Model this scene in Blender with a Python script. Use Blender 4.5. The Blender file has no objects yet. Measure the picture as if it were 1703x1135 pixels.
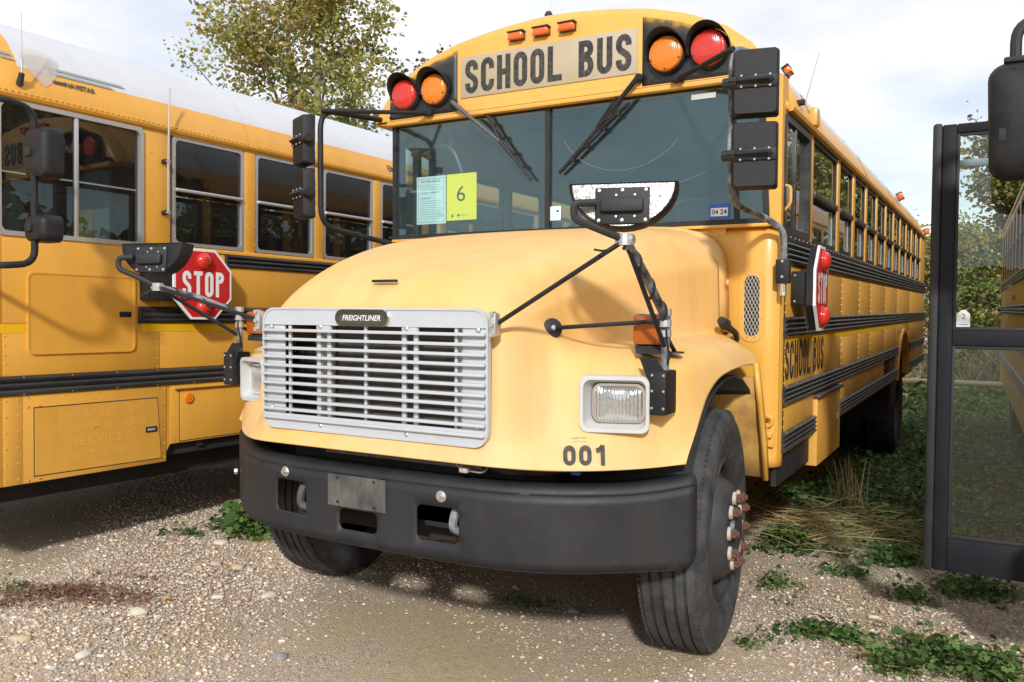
import bpy, bmesh, math, random
import numpy as np
from mathutils import Vector, Matrix, geometry
from math import sin, cos, pi, radians, sqrt, atan2

random.seed(7)
rng = np.random.default_rng(11)
scene = bpy.context.scene
COL = scene.collection

# ------------------------------------------------------------------ camera
def set_camera():
    yaw, pitch, roll = 0.524918, -0.0398766, 0.0044684
    f = Vector((-sin(yaw) * cos(pitch), cos(yaw) * cos(pitch), sin(pitch)))
    r = Vector((cos(yaw), sin(yaw), 0)); u = r.cross(f)
    r2 = r * cos(roll) + u * sin(roll); u2 = u * cos(roll) - r * sin(roll)
    m = Matrix((r2, u2, -f)).transposed().to_4x4()
    m.translation = (2.0991, -3.4961, 1.4447)
    cam = bpy.data.cameras.new("camera")
    cam.sensor_width = 36; cam.lens = 1400 / 1703 * 36
    cam.clip_start = 0.05; cam.clip_end = 2000
    o = bpy.data.objects.new("camera", cam); COL.objects.link(o)
    o.matrix_world = m
    scene.camera = o
set_camera()

# ------------------------------------------------------------------ world, sun, exposure
SUN = Vector((0.78, -1.6, 1.0)).normalized()
EL = math.asin(SUN.z); AZ = atan2(SUN.x, SUN.y)
def set_world():
    w = bpy.data.worlds.new("World"); scene.world = w
    w.use_nodes = True
    n = w.node_tree.nodes; l = w.node_tree.links; n.clear()
    out = n.new("ShaderNodeOutputWorld"); bg = n.new("ShaderNodeBackground")
    sky = n.new("ShaderNodeTexSky"); sky.sky_type = 'NISHITA'; sky.sun_disc = False
    sky.sun_elevation = EL; sky.sun_rotation = AZ
    bg.inputs["Strength"].default_value = 0.12
    tc = n.new("ShaderNodeTexCoord")
    sep = n.new("ShaderNodeSeparateXYZ"); l.new(tc.outputs["Generated"], sep.inputs[0])
    mx = n.new("ShaderNodeMath"); mx.operation = 'MAXIMUM'; mx.inputs[1].default_value = 0.0
    l.new(sep.outputs["Z"], mx.inputs[0])
    ad = n.new("ShaderNodeMath"); ad.operation = 'ADD'; ad.inputs[1].default_value = 0.18
    l.new(mx.outputs[0], ad.inputs[0])
    dv = n.new("ShaderNodeVectorMath"); dv.operation = 'DIVIDE'
    cb = n.new("ShaderNodeCombineXYZ")
    for k in range(3): l.new(ad.outputs[0], cb.inputs[k])
    l.new(tc.outputs["Generated"], dv.inputs[0]); l.new(cb.outputs[0], dv.inputs[1])
    no = n.new("ShaderNodeTexNoise"); no.inputs["Scale"].default_value = 0.85
    no.inputs["Detail"].default_value = 7; no.inputs["Roughness"].default_value = 0.52
    l.new(dv.outputs[0], no.inputs["Vector"])
    rp = n.new("ShaderNodeValToRGB")
    rp.color_ramp.elements[0].position = 0.36; rp.color_ramp.elements[1].position = 0.56
    rp.color_ramp.elements[0].color = (0.55, 0.55, 0.55, 1); rp.color_ramp.elements[1].color = (1, 1, 1, 1)
    l.new(no.outputs["Fac"], rp.inputs[0])
    no2 = n.new("ShaderNodeTexNoise"); no2.inputs["Scale"].default_value = 1.7
    no2.inputs["Detail"].default_value = 5
    l.new(dv.outputs[0], no2.inputs["Vector"])
    cr = n.new("ShaderNodeValToRGB")
    cr.color_ramp.elements[0].position = 0.35; cr.color_ramp.elements[1].position = 0.62
    cr.color_ramp.elements[0].color = (5.5, 5.65, 6.15, 1); cr.color_ramp.elements[1].color = (7.0, 7.05, 7.2, 1)
    l.new(no2.outputs["Fac"], cr.inputs[0])
    mix = n.new("ShaderNodeMix"); mix.data_type = 'RGBA'
    l.new(rp.outputs[0], mix.inputs[0]); l.new(sky.outputs[0], mix.inputs[6]); l.new(cr.outputs[0], mix.inputs[7])
    l.new(mix.outputs[2], bg.inputs["Color"]); l.new(bg.outputs[0], out.inputs[0])
set_world()
sd = bpy.data.lights.new("sun", 'SUN'); sd.energy = 2.6; sd.angle = radians(4.0)   # hazy sun: the photograph's shadow edges are soft; sd.color = (1.0, 0.93, 0.82)
so = bpy.data.objects.new("sun", sd); COL.objects.link(so)
so.rotation_euler = (-SUN).to_track_quat('-Z', 'Y').to_euler(); so.location = (10, -20, 15)
scene.view_settings.view_transform = 'Standard'; scene.view_settings.look = 'None'
scene.view_settings.exposure = 0.40; scene.view_settings.gamma = 1.0
scene.view_settings.use_curve_mapping = False

# ------------------------------------------------------------------ materials
def newmat(name):
    m = bpy.data.materials.new(name); m.use_nodes = True
    nt = m.node_tree; b = nt.nodes["Principled BSDF"]
    return m, nt.nodes, nt.links, b
def rgba(c): return (c[0], c[1], c[2], 1)
def mat(name, col, rough=0.5, metal=0.0, noise=0.0, scale=8.0, bump=0.0, bscale=60.0, col2=None, spec=0.5, coat=0.0, streak=None, detail=5):
    """plain procedural paint / plastic / metal: noise mixes col to col2, optional fine bump"""
    m, n, l, b = newmat(name)
    b.inputs["Base Color"].default_value = rgba(col); b.inputs["Roughness"].default_value = rough
    b.inputs["Metallic"].default_value = metal; b.inputs["Specular IOR Level"].default_value = spec
    b.inputs["Coat Weight"].default_value = coat
    tc = n.new("ShaderNodeTexCoord")
    if noise > 0:
        mp = n.new("ShaderNodeMapping"); l.new(tc.outputs["Object"], mp.inputs[0])
        if streak: mp.inputs["Scale"].default_value = streak
        t = n.new("ShaderNodeTexNoise"); t.inputs["Scale"].default_value = scale; t.inputs["Detail"].default_value = detail
        t.inputs["Roughness"].default_value = 0.62
        l.new(mp.outputs[0], t.inputs["Vector"])
        r = n.new("ShaderNodeMapRange"); r.inputs[1].default_value = 0.38; r.inputs[2].default_value = 0.72
        r.inputs[3].default_value = 0; r.inputs[4].default_value = noise
        l.new(t.outputs["Fac"], r.inputs[0])
        mx = n.new("ShaderNodeMix"); mx.data_type = 'RGBA'
        mx.inputs[6].default_value = rgba(col); mx.inputs[7].default_value = rgba(col2 or [c * 0.6 for c in col])
        l.new(r.outputs[0], mx.inputs[0]); l.new(mx.outputs[2], b.inputs["Base Color"])
        rr = n.new("ShaderNodeMath"); rr.operation = 'MULTIPLY_ADD'; rr.inputs[1].default_value = 0.25; rr.inputs[2].default_value = rough
        l.new(r.outputs[0], rr.inputs[0]); l.new(rr.outputs[0], b.inputs["Roughness"])
    if bump > 0:
        t2 = n.new("ShaderNodeTexNoise"); t2.inputs["Scale"].default_value = bscale; t2.inputs["Detail"].default_value = 4
        l.new(tc.outputs["Object"], t2.inputs["Vector"])
        bp = n.new("ShaderNodeBump"); bp.inputs["Strength"].default_value = bump; bp.inputs["Distance"].default_value = 0.01
        l.new(t2.outputs["Fac"], bp.inputs["Height"]); l.new(bp.outputs[0], b.inputs["Normal"])
    return m
def paint(name, col, faded, amount=0.5, rough=0.38, scale=1.6, dirt=0.25, coat=0.15, speck=0.35):
    """bus paint: broad fading, vertical grime streaks and fine specks"""
    m, n, l, b = newmat(name)
    tc = n.new("ShaderNodeTexCoord")
    def noise(sc, det, mapscale=(1, 1, 1), lo=0.35, hi=0.7, out=1.0):
        mp = n.new("ShaderNodeMapping"); mp.inputs["Scale"].default_value = mapscale; l.new(tc.outputs["Object"], mp.inputs[0])
        t = n.new("ShaderNodeTexNoise"); t.inputs["Scale"].default_value = sc; t.inputs["Detail"].default_value = det; t.inputs["Roughness"].default_value = 0.6
        l.new(mp.outputs[0], t.inputs["Vector"])
        r = n.new("ShaderNodeMapRange"); r.inputs[1].default_value = lo; r.inputs[2].default_value = hi; r.inputs[3].default_value = 0; r.inputs[4].default_value = out
        l.new(t.outputs["Fac"], r.inputs[0]); return r.outputs[0]
    def mixc(fac, a, c2):
        mx = n.new("ShaderNodeMix"); mx.data_type = 'RGBA'; l.new(fac, mx.inputs[0])
        if isinstance(a, tuple): mx.inputs[6].default_value = a
        else: l.new(a, mx.inputs[6])
        mx.inputs[7].default_value = c2; return mx.outputs[2]
    c = mixc(noise(scale, 4, out=amount), rgba(col), rgba(faded))
    c = mixc(noise(3.0, 5, (2.5, 2.5, 0.35), 0.45, 0.8, dirt), c, (0.34, 0.20, 0.07, 1))
    c = mixc(noise(90, 2, (1, 1, 1), 0.66, 0.74, speck), c, (0.33, 0.21, 0.10, 1))
    l.new(c, b.inputs["Base Color"])
    rr = n.new("ShaderNodeMath"); rr.operation = 'MULTIPLY_ADD'; rr.inputs[1].default_value = 0.25; rr.inputs[2].default_value = rough
    l.new(noise(5, 5), rr.inputs[0]); l.new(rr.outputs[0], b.inputs["Roughness"])
    b.inputs["Coat Weight"].default_value = coat; b.inputs["Coat Roughness"].default_value = 0.2
    t2 = n.new("ShaderNodeTexNoise"); t2.inputs["Scale"].default_value = 2.2; t2.inputs["Detail"].default_value = 2
    l.new(tc.outputs["Object"], t2.inputs["Vector"])
    bp = n.new("ShaderNodeBump"); bp.inputs["Strength"].default_value = 0.12; bp.inputs["Distance"].default_value = 0.02
    l.new(t2.outputs["Fac"], bp.inputs["Height"]); l.new(bp.outputs[0], b.inputs["Normal"])
    return m
def glass(name, tint, f0=0.045, rough=0.0, dust=0.0, dust_sheen_col=(0.5, 0.5, 0.48), refl=(1, 1, 1)):
    """thin pane: see-through tint with a Schlick mirror reflection and a little dust, toned for sky sheen on the windshield"""
    m = bpy.data.materials.new(name); m.use_nodes = True
    n = m.node_tree.nodes; l = m.node_tree.links; n.clear()
    out = n.new("ShaderNodeOutputMaterial"); tr = n.new("ShaderNodeBsdfTransparent"); gl = n.new("ShaderNodeBsdfGlossy")
    tr.inputs[0].default_value = rgba(tint); gl.inputs["Roughness"].default_value = rough; gl.inputs[0].default_value = rgba(refl)
    lw = n.new("ShaderNodeLayerWeight"); lw.inputs[0].default_value = 0.5
    pw = n.new("ShaderNodeMath"); pw.operation = 'POWER'; pw.inputs[1].default_value = 5; l.new(lw.outputs["Facing"], pw.inputs[0])
    ma = n.new("ShaderNodeMath"); ma.operation = 'MULTIPLY_ADD'; ma.inputs[1].default_value = 1 - f0; ma.inputs[2].default_value = f0
    l.new(pw.outputs[0], ma.inputs[0])
    mx = n.new("ShaderNodeMixShader"); l.new(ma.outputs[0], mx.inputs[0]); l.new(tr.outputs[0], mx.inputs[1]); l.new(gl.outputs[0], mx.inputs[2])
    last = mx.outputs[0]
    if dust > 0:
        df = n.new("ShaderNodeBsdfDiffuse"); df.inputs[0].default_value = rgba(dust_sheen_col)
        tc = n.new("ShaderNodeTexCoord"); t = n.new("ShaderNodeTexNoise"); t.inputs["Scale"].default_value = 2.5; t.inputs["Detail"].default_value = 6
        l.new(tc.outputs["Object"], t.inputs["Vector"])
        r = n.new("ShaderNodeMapRange"); r.inputs[1].default_value = 0.3; r.inputs[2].default_value = 0.8; r.inputs[3].default_value = dust * 0.3; r.inputs[4].default_value = dust
        l.new(t.outputs["Fac"], r.inputs[0])
        m2 = n.new("ShaderNodeMixShader"); l.new(r.outputs[0], m2.inputs[0]); l.new(last, m2.inputs[1]); l.new(df.outputs[0], m2.inputs[2]); last = m2.outputs[0]
    l.new(last, out.inputs[0]); return m

M = {}
M['hood'] = paint('faded_hood_paint', (0.78, 0.445, 0.125), (0.74, 0.505, 0.26), 1.0, 0.58, 1.0, 0.26, 0.0)
M['yellow'] = paint('bus_yellow_paint', (0.74, 0.375, 0.055), (0.75, 0.43, 0.115), 0.6, 0.36, 1.3, 0.22)
M['yellow2'] = paint('second_bus_yellow_paint', (0.71, 0.34, 0.04), (0.73, 0.39, 0.075), 0.6, 0.34, 1.0, 0.25)
M['well'] = paint('wheel_well_paint', (0.62, 0.36, 0.07), (0.25, 0.12, 0.05), 0.9, 0.6, 7, 0.5, 0)
M['roofwhite'] = mat('roof_white_paint', (0.60, 0.61, 0.63), 0.5, noise=0.5, scale=3, col2=(0.50, 0.50, 0.50))
M['black'] = mat('black_rail_paint', (0.018, 0.018, 0.019), 0.34, noise=0.7, scale=5, col2=(0.075, 0.07, 0.062), streak=(1, .3, 3))
M['rubber'] = mat('black_rubber', (0.014, 0.014, 0.015), 0.6, noise=0.5, scale=12, col2=(0.035, 0.033, 0.03))
M['plastic'] = mat('black_textured_plastic', (0.012, 0.012, 0.0135), 0.5, spec=.3, noise=0.6, scale=9, col2=(0.035, 0.034, 0.033), bump=0.15, bscale=300)
M['bumper'] = paint('weathered_black_bumper', (0.010, 0.011, 0.0135), (0.021, 0.022, 0.025), 0.8, 0.46, 2.5, 0.035, 0.0, 0.10)
M['plate'] = mat('dirty_bare_plate', (0.035, 0.034, 0.033), 0.6, noise=0.9, scale=7, col2=(0.16, 0.145, 0.12), streak=(1.6, 1, .8))
M['tyre'] = mat('tyre_rubber', (0.028, 0.029, 0.031), 0.75, noise=0.9, scale=11, col2=(0.088, 0.085, 0.08), bump=0.3, bscale=90)
M['rim'] = mat('black_wheel_paint', (0.032, 0.034, 0.038), 0.42, noise=0.6, scale=9, col2=(0.06, 0.056, 0.05))
M['rust'] = mat('rusty_steel', (0.10, 0.038, 0.025), 0.85, noise=0.9, scale=60, col2=(0.19, 0.10, 0.07))
M['cream'] = mat('chalky_washer', (0.50, 0.45, 0.36), 0.7, noise=0.6, scale=50, col2=(0.28, 0.2, 0.14))
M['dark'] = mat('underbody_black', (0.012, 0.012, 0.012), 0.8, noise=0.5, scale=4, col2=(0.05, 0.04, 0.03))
M['silver'] = mat('silver_grille_paint', (0.53, 0.55, 0.57), 0.45, metal=0.1, noise=0.35, scale=6, col2=(0.42, 0.42, 0.41))
M['bezel'] = mat('chalky_silver_plastic', (0.54, 0.54, 0.52), 0.5, noise=0.4, scale=9, col2=(0.45, 0.44, 0.40))
M['alu'] = mat('brushed_aluminium', (0.62, 0.62, 0.61), 0.35, metal=0.7, noise=0.3, scale=20, col2=(0.45, 0.44, 0.42))
M['chrome'] = mat('chrome', (0.78, 0.78, 0.78), 0.10, metal=1.0)
M['bolt'] = mat('zinc_bolt', (0.60, 0.59, 0.56), 0.35, metal=0.8)
M['radiator'] = mat('dusty_radiator', (0.13, 0.115, 0.095), 0.7, noise=0.6, scale=18, col2=(0.06, 0.05, 0.04))
M['liner'] = mat('interior_grey_panel', (0.60, 0.63, 0.62), 0.6)
M['seat'] = mat('green_grey_vinyl', (0.045, 0.055, 0.05), 0.5, noise=0.4, scale=6)
M['seatbrown'] = mat('brown_vinyl', (0.17, 0.055, 0.03), 0.5, noise=0.4, scale=6)
M['floor'] = mat('bus_floor_rubber', (0.05, 0.05, 0.05), 0.7)
M['red'] = mat('red_paint', (0.56, 0.018, 0.022), 0.35, noise=0.25, scale=8, col2=(0.62, 0.06, 0.05))
M['white'] = mat('white_vinyl', (0.80, 0.80, 0.78), 0.5)
M['ink'] = mat('black_vinyl_lettering', (0.014, 0.014, 0.016), 0.5, noise=0.8, scale=55, col2=(0.10, 0.09, 0.07))
M['ink2'] = mat('worn_grey_lettering', (0.06, 0.055, 0.05), 0.6)
M['tan'] = mat('weathered_tan_sign_sheet', (0.46, 0.38, 0.27), 0.55, noise=0.8, scale=5, col2=(0.40, 0.33, 0.19))
M['ghost'] = mat('ghost_lettering', (0.735, 0.395, 0.075), 0.6, noise=.9, scale=9, col2=(0.69, 0.33, 0.034))
M['doorframe'] = mat('shaded_door_paint', (0.011, 0.0125, 0.016), 0.55, noise=.6, scale=7, col2=(0.022, 0.022, 0.024), spec=.2)  # black paint darkened further, holding the door's shade in its colour
M['armgrey'] = mat('worn_grey_arm', (0.10, 0.105, 0.11), 0.4, noise=.6, scale=15, col2=(.05, .05, .05))
M['scratch'] = mat('pale_scratch', (0.34, 0.37, 0.37), 0.7)
M['strip'] = mat('yellow_reflective_strip', (0.82, 0.46, 0.01), 0.4)
M['paperblue'] = mat('pale_blue_paper', (0.72, 0.84, 0.85), 0.7)
M['paperyellow'] = mat('lime_yellow_paper', (1.0, 0.83, 0.0), 0.6)
M['greyink'] = mat('grey_print', (0.10, 0.14, 0.14), 0.7)
M['stickerblue'] = mat('blue_sticker', (0.03, 0.12, 0.45), 0.5)
M['wire'] = mat('galvanised_mesh', (0.68, 0.66, 0.60), 0.4, metal=0.6)
M['galv'] = mat('galvanised_mirror_back', (0.50, 0.49, 0.46), 0.35, metal=0.75, noise=0.9, scale=70, col2=(0.16, 0.15, 0.14), bump=0.2, bscale=120)
M['chipped'] = mat('chipped_tube_paint', (0.025, 0.025, 0.026), 0.4, noise=1.0, scale=14, col2=(0.42, 0.44, 0.46), streak=(1, 1, .7))
M['shell'] = mat('clear_faded_decal', (0.66, 0.60, 0.55), 0.5); M['shell'].node_tree.nodes['Principled BSDF'].inputs['Alpha'].default_value = 0.38
M['teal'] = mat('mid_grey_decal', (0.30, 0.32, 0.33), 0.5)
M['mirrorface'] = mat('mirror_glass', (0.8, 0.8, 0.8), 0.03, metal=1.0)
M['concrete'] = mat('pale_stone', (0.50, 0.45, 0.37), 0.8, noise=0.6, scale=20, col2=(0.33, 0.27, 0.2))
M['pipe'] = mat('tan_pipe', (0.50, 0.40, 0.24), 0.6)
M['glass'] = glass('window_glass', (0.74, 0.80, 0.78), 0.10, dust=0.02)
M['wsglass'] = glass('windshield_glass', (0.88, 0.95, 0.945), 0.068, dust=0.04, dust_sheen_col=(0.34, 0.50, 0.52), refl=(0.72, 0.95, 1.0))  # teal dust tone paints in the look of reflected sky
M['darkglass'] = glass('tinted_window_glass', (0.48, 0.51, 0.51), 0.05, dust=0.02)
M['doorglass'] = glass('door_glass', (0.86, 0.93, 0.91), 0.035, dust=0.003)
def lens(name, col, rough=0.18, scale=130.0):
    m, n, l, b = newmat(name)
    b.inputs["Base Color"].default_value = rgba(col); b.inputs["Roughness"].default_value = rough
    b.inputs["Coat Weight"].default_value = 0.25
    tc = n.new("ShaderNodeTexCoord"); w = n.new("ShaderNodeTexWave"); w.inputs["Scale"].default_value = scale * .3; w.inputs["Distortion"].default_value = 0.5
    l.new(tc.outputs["Object"], w.inputs["Vector"])
    bp = n.new("ShaderNodeBump"); bp.inputs["Strength"].default_value = 0.25; bp.inputs["Distance"].default_value = 0.004
    l.new(w.outputs["Fac"], bp.inputs["Height"]); l.new(bp.outputs[0], b.inputs["Normal"])
    return m
M['amberlens'] = lens('amber_lens', (0.74, 0.20, 0.012)); M['redlens'] = lens('red_lens', (0.60, 0.035, 0.022))
M['orange'] = lens('orange_reflector', (0.85, 0.20, 0.01)); M['darkamber'] = lens('dark_amber_lens', (0.42, 0.095, 0.008), 0.25)
M['markerlens'] = lens('marker_lens', (0.72, 0.13, 0.012))
def headlight_lens():
    m, n, l, b = newmat('clear_headlight_lens')
    b.inputs["Base Color"].default_value = (0.72, 0.73, 0.72, 1); b.inputs["Metallic"].default_value = 0.85; b.inputs["Roughness"].default_value = 0.16
    b.inputs["Coat Weight"].default_value = 0.6; b.inputs["Coat Roughness"].default_value = 0.03
    tc = n.new("ShaderNodeTexCoord"); w = n.new("ShaderNodeTexWave"); w.inputs["Scale"].default_value = 26; w.inputs["Distortion"].default_value = 1.5
    l.new(tc.outputs["Object"], w.inputs["Vector"])
    vo = n.new("ShaderNodeTexVoronoi"); vo.inputs["Scale"].default_value = 22; l.new(tc.outputs["Object"], vo.inputs["Vector"])
    ad = n.new("ShaderNodeMath"); ad.operation = 'ADD'; l.new(w.outputs["Fac"], ad.inputs[0]); l.new(vo.outputs["Distance"], ad.inputs[1])
    bp = n.new("ShaderNodeBump"); bp.inputs["Strength"].default_value = 0.5; bp.inputs["Distance"].default_value = 0.012
    l.new(ad.outputs[0], bp.inputs["Height"]); l.new(bp.outputs[0], b.inputs["Normal"])
    return m
M['headlens'] = headlight_lens()
def faded_black():
    m, n, l, b = newmat('sun_faded_black_panel')
    tc = n.new("ShaderNodeTexCoord"); sp = n.new("ShaderNodeSeparateXYZ"); l.new(tc.outputs["Object"], sp.inputs[0])
    t = n.new("ShaderNodeTexNoise"); t.inputs["Scale"].default_value = 9; t.inputs["Detail"].default_value = 8; t.inputs["Roughness"].default_value = 0.7
    l.new(tc.outputs["Object"], t.inputs["Vector"])
    # paint worn through along the roof edge: attribute 'edge' (0 low on the panel, 1 at its upper edge)
    at = n.new("ShaderNodeAttribute"); at.attribute_name = 'edge'
    ad = n.new("ShaderNodeMath"); ad.operation = 'ADD'; l.new(at.outputs["Fac"], ad.inputs[0]); l.new(t.outputs["Fac"], ad.inputs[1])
    r = n.new("ShaderNodeValToRGB"); r.color_ramp.elements[0].position = 0.80; r.color_ramp.elements[1].position = 1.36
    r.color_ramp.elements[0].color = (0.022, 0.022, 0.026, 1); r.color_ramp.elements[1].color = (0.70, 0.37, 0.03, 1)
    e = r.color_ramp.elements.new(1.0); e.color = (0.085, 0.055, 0.025, 1)
    dvd = n.new("ShaderNodeMath"); dvd.operation = 'MULTIPLY'; dvd.inputs[1].default_value = 1.0; l.new(ad.outputs[0], dvd.inputs[0])
    mr = n.new("ShaderNodeMapRange"); mr.inputs[1].default_value = 0.0; mr.inputs[2].default_value = 1.7; l.new(dvd.outputs[0], mr.inputs[0])
    r.color_ramp.elements[0].position = 0.46; r.color_ramp.elements[1].position = 0.62; r.color_ramp.elements[2].position = 0.80
    r.color_ramp.elements[1].color = (0.10, 0.06, 0.028, 1); r.color_ramp.elements[2].color = (0.70, 0.37, 0.03, 1)
    l.new(mr.outputs[0], r.inputs[0]); l.new(r.outputs[0], b.inputs["Base Color"]); b.inputs["Roughness"].default_value = 0.4
    return m
M['fadedblack'] = faded_black()

# ------------------------------------------------------------------ mesh helpers
class MB:
    def __init__(s): s.v = []; s.f = []; s.mi = []; s.sm = []
    def add(s, vs, fs, mi=0, X=None, smooth=True):
        o = len(s.v)
        for p in vs:
            p = Vector(p)
            s.v.append(X @ p if X is not None else p)
        for f in fs: s.f.append([o + i for i in f]); s.mi.append(mi); s.sm.append(smooth)
        return s
    def box(s, lo, hi, mi=0, X=None, bevel=0.0):
        (a, b, c), (d, e, f) = lo, hi
        if bevel > 0:
            bm = bmesh.new(); bmesh.ops.create_cube(bm, size=1)
            for v in bm.verts: v.co = Vector(((a + d) / 2 + v.co.x * (d - a), (b + e) / 2 + v.co.y * (e - b), (c + f) / 2 + v.co.z * (f - c)))
            bmesh.ops.bevel(bm, geom=bm.edges[:], offset=bevel, segments=2, affect='EDGES', profile=0.5)
            bm.verts.index_update()
            s.add([v.co.copy() for v in bm.verts], [[v.index for v in q.verts] for q in bm.faces], mi, X); bm.free(); return s
        vs = [(a, b, c), (d, b, c), (d, e, c), (a, e, c), (a, b, f), (d, b, f), (d, e, f), (a, e, f)]
        return s.add(vs, [(0, 3, 2, 1), (4, 5, 6, 7), (0, 1, 5, 4), (1, 2, 6, 5), (2, 3, 7, 6), (3, 0, 4, 7)], mi, X)
    def tube(s, pts, r, n=8, mi=0, X=None, cap=True):
        pts = [Vector(p) for p in pts]; k = len(pts); rs = r if isinstance(r, (list, tuple)) else [r] * k
        vs = []; fs = []
        t0 = (pts[1] - pts[0]).normalized(); up = Vector((0, 0, 1)) if abs(t0.z) < .9 else Vector((1, 0, 0))
        nn = t0.cross(up).normalized()
        for i in range(k):
            t = ((pts[i + 1] - pts[i]) if i == 0 else (pts[i] - pts[i - 1]) if i == k - 1 else (pts[i + 1] - pts[i]).normalized() + (pts[i] - pts[i - 1]).normalized()).normalized()
            nn = (nn - t * nn.dot(t)).normalized(); bb = t.cross(nn)
            for j in range(n):
                a = 2 * pi * j / n; vs.append(pts[i] + (nn * cos(a) + bb * sin(a)) * rs[i])
        for i in range(k - 1):
            for j in range(n): fs.append((i * n + j, i * n + (j + 1) % n, (i + 1) * n + (j + 1) % n, (i + 1) * n + j))
        if cap: fs.append(tuple(range(n))[::-1]); fs.append(tuple((k - 1) * n + j for j in range(n)))
        return s.add(vs, fs, mi, X)
    def lathe(s, prof, n=32, mi=0, X=None, closed=False, a0=0, a1=2 * pi):
        """prof: (radius, height) revolved about local z"""
        full = abs(a1 - a0 - 2 * pi) < 1e-6; c = n if full else n + 1
        vs = [(r * cos(a0 + (a1 - a0) * j / n), r * sin(a0 + (a1 - a0) * j / n), h) for r, h in prof for j in range(c)]
        fs = []; k = len(prof)
        for i in range(k if closed else k - 1):
            i2 = (i + 1) % k
            for j in range(n):
                j2 = (j + 1) % c if full else j + 1
                fs.append((i * c + j, i * c + j2, i2 * c + j2, i2 * c + j))
        return s.add(vs, fs, mi, X)
    def prism(s, poly, h0, h1, mi=0, X=None):
        """2-D polygon extruded along local z"""
        n = len(poly)
        vs = [(p[0], p[1], h0) for p in poly] + [(p[0], p[1], h1) for p in poly]
        fs = [tuple(range(n))[::-1], tuple(range(n, 2 * n))] + [(i, (i + 1) % n, n + (i + 1) % n, n + i) for i in range(n)]
        return s.add(vs, fs, mi, X)
    def sweep(s, prof, pts_frames, mi=0, closed=False, cap=True):
        """prof 2-D list, pts_frames list of (origin, ex, ey)"""
        n = len(prof); vs = []; fs = []
        for o, ex, ey in pts_frames:
            for p in prof: vs.append(Vector(o) + Vector(ex) * p[0] + Vector(ey) * p[1])
        for i in range(len(pts_frames) - 1):
            for j in range(n if closed else n - 1):
                j2 = (j + 1) % n; fs.append((i * n + j, i * n + j2, (i + 1) * n + j2, (i + 1) * n + j))
        if cap and closed: fs.append(tuple(range(n))[::-1]); fs.append(tuple((len(pts_frames) - 1) * n + j for j in range(n)))
        return s.add(vs, fs, mi)
    def mesh(s, name, mats, angle=35):
        me = bpy.data.meshes.new(name)
        me.from_pydata([tuple(v) for v in s.v], [], s.f)
        for m in (mats if isinstance(mats, (list, tuple)) else [mats]): me.materials.append(m)
        me.polygons.foreach_set("material_index", s.mi)
        me.update()
        bm = bmesh.new(); bm.from_mesh(me); bmesh.ops.recalc_face_normals(bm, faces=bm.faces[:]); bm.to_mesh(me); bm.free()
        me.polygons.foreach_set("use_smooth", [True] * len(me.polygons))
        me.set_sharp_from_angle(angle=radians(angle))
        return me
    def build(s, name, mats, parent=None, angle=35, loc=None):
        o = bpy.data.objects.new(name, s.mesh(name, mats, angle)); COL.objects.link(o)
        if parent is not None: o.parent = parent
        if loc is not None: o.location = loc
        return o

def frameX(o, ex, ey, ez=None):
    ex = Vector(ex).normalized(); ey = Vector(ey); ey = (ey - ex * ey.dot(ex)).normalized()
    ez = ex.cross(ey)
    m = Matrix((ex, ey, ez)).transposed().to_4x4(); m.translation = Vector(o); return m
F_FRONT = lambda x, y, z: frameX((x, y, z), (1, 0, 0), (0, 0, 1))     # local x right, y up, z toward -y (front)
F_LEFT = lambda x, y, z: frameX((x, y, z), (0, 1, 0), (0, 0, 1))      # local x = +y, y up, z = +x

def empty(name, label, cat, loc=(0, 0, 0), group=None, rot=None):
    o = bpy.data.objects.new(name, None); COL.objects.link(o); o.location = loc; o.empty_display_size = 0.3
    if rot: o.rotation_euler = rot
    tag(o, label, cat, group); return o
def tag(o, label=None, cat=None, group=None, kind=None):
    if label: o['label'] = label
    if cat: o['category'] = cat
    if group: o['group'] = group
    if kind: o['kind'] = kind
    return o
def inst(o, name, parent, loc=None, matrix=None):
    c = o.copy(); c.name = name; COL.objects.link(c); c.parent = parent
    if loc is not None: c.location = loc
    if matrix is not None: c.matrix_local = matrix
    return c
def stuff(o): o['kind'] = 'stuff'; return o

# ---- lettering
def arc(cx, cy, rx, ry, a0, a1, n=7):
    return [(cx + rx * cos(radians(a0 + (a1 - a0) * i / n)), cy + ry * sin(radians(a0 + (a1 - a0) * i / n))) for i in range(n + 1)]
def ribbon(path, t, closed=False):
    p = [Vector(q) for q in path]; n = len(p); vs = []; fs = []
    for i in range(n):
        a = p[i - 1] if (closed or i > 0) else None; b = p[(i + 1) % n] if (closed or i < n - 1) else None
        d1 = (p[i] - a).normalized() if a is not None else None; d2 = (b - p[i]).normalized() if b is not None else None
        if d1 is None: d1 = d2
        if d2 is None: d2 = d1
        n1 = Vector((-d1.y, d1.x)); n2 = Vector((-d2.y, d2.x)); mm = n1 + n2
        if mm.length < 1e-4: mm = n1
        mm.normalize(); k = min(1 / max(mm.dot(n1), .35), 2.2) * t / 2
        vs += [p[i] + mm * k, p[i] - mm * k]
    for i in range(n if closed else n - 1):
        j = (i + 1) % n; fs.append((2 * i, 2 * i + 1, 2 * j + 1, 2 * j))
    return vs, fs
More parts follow.
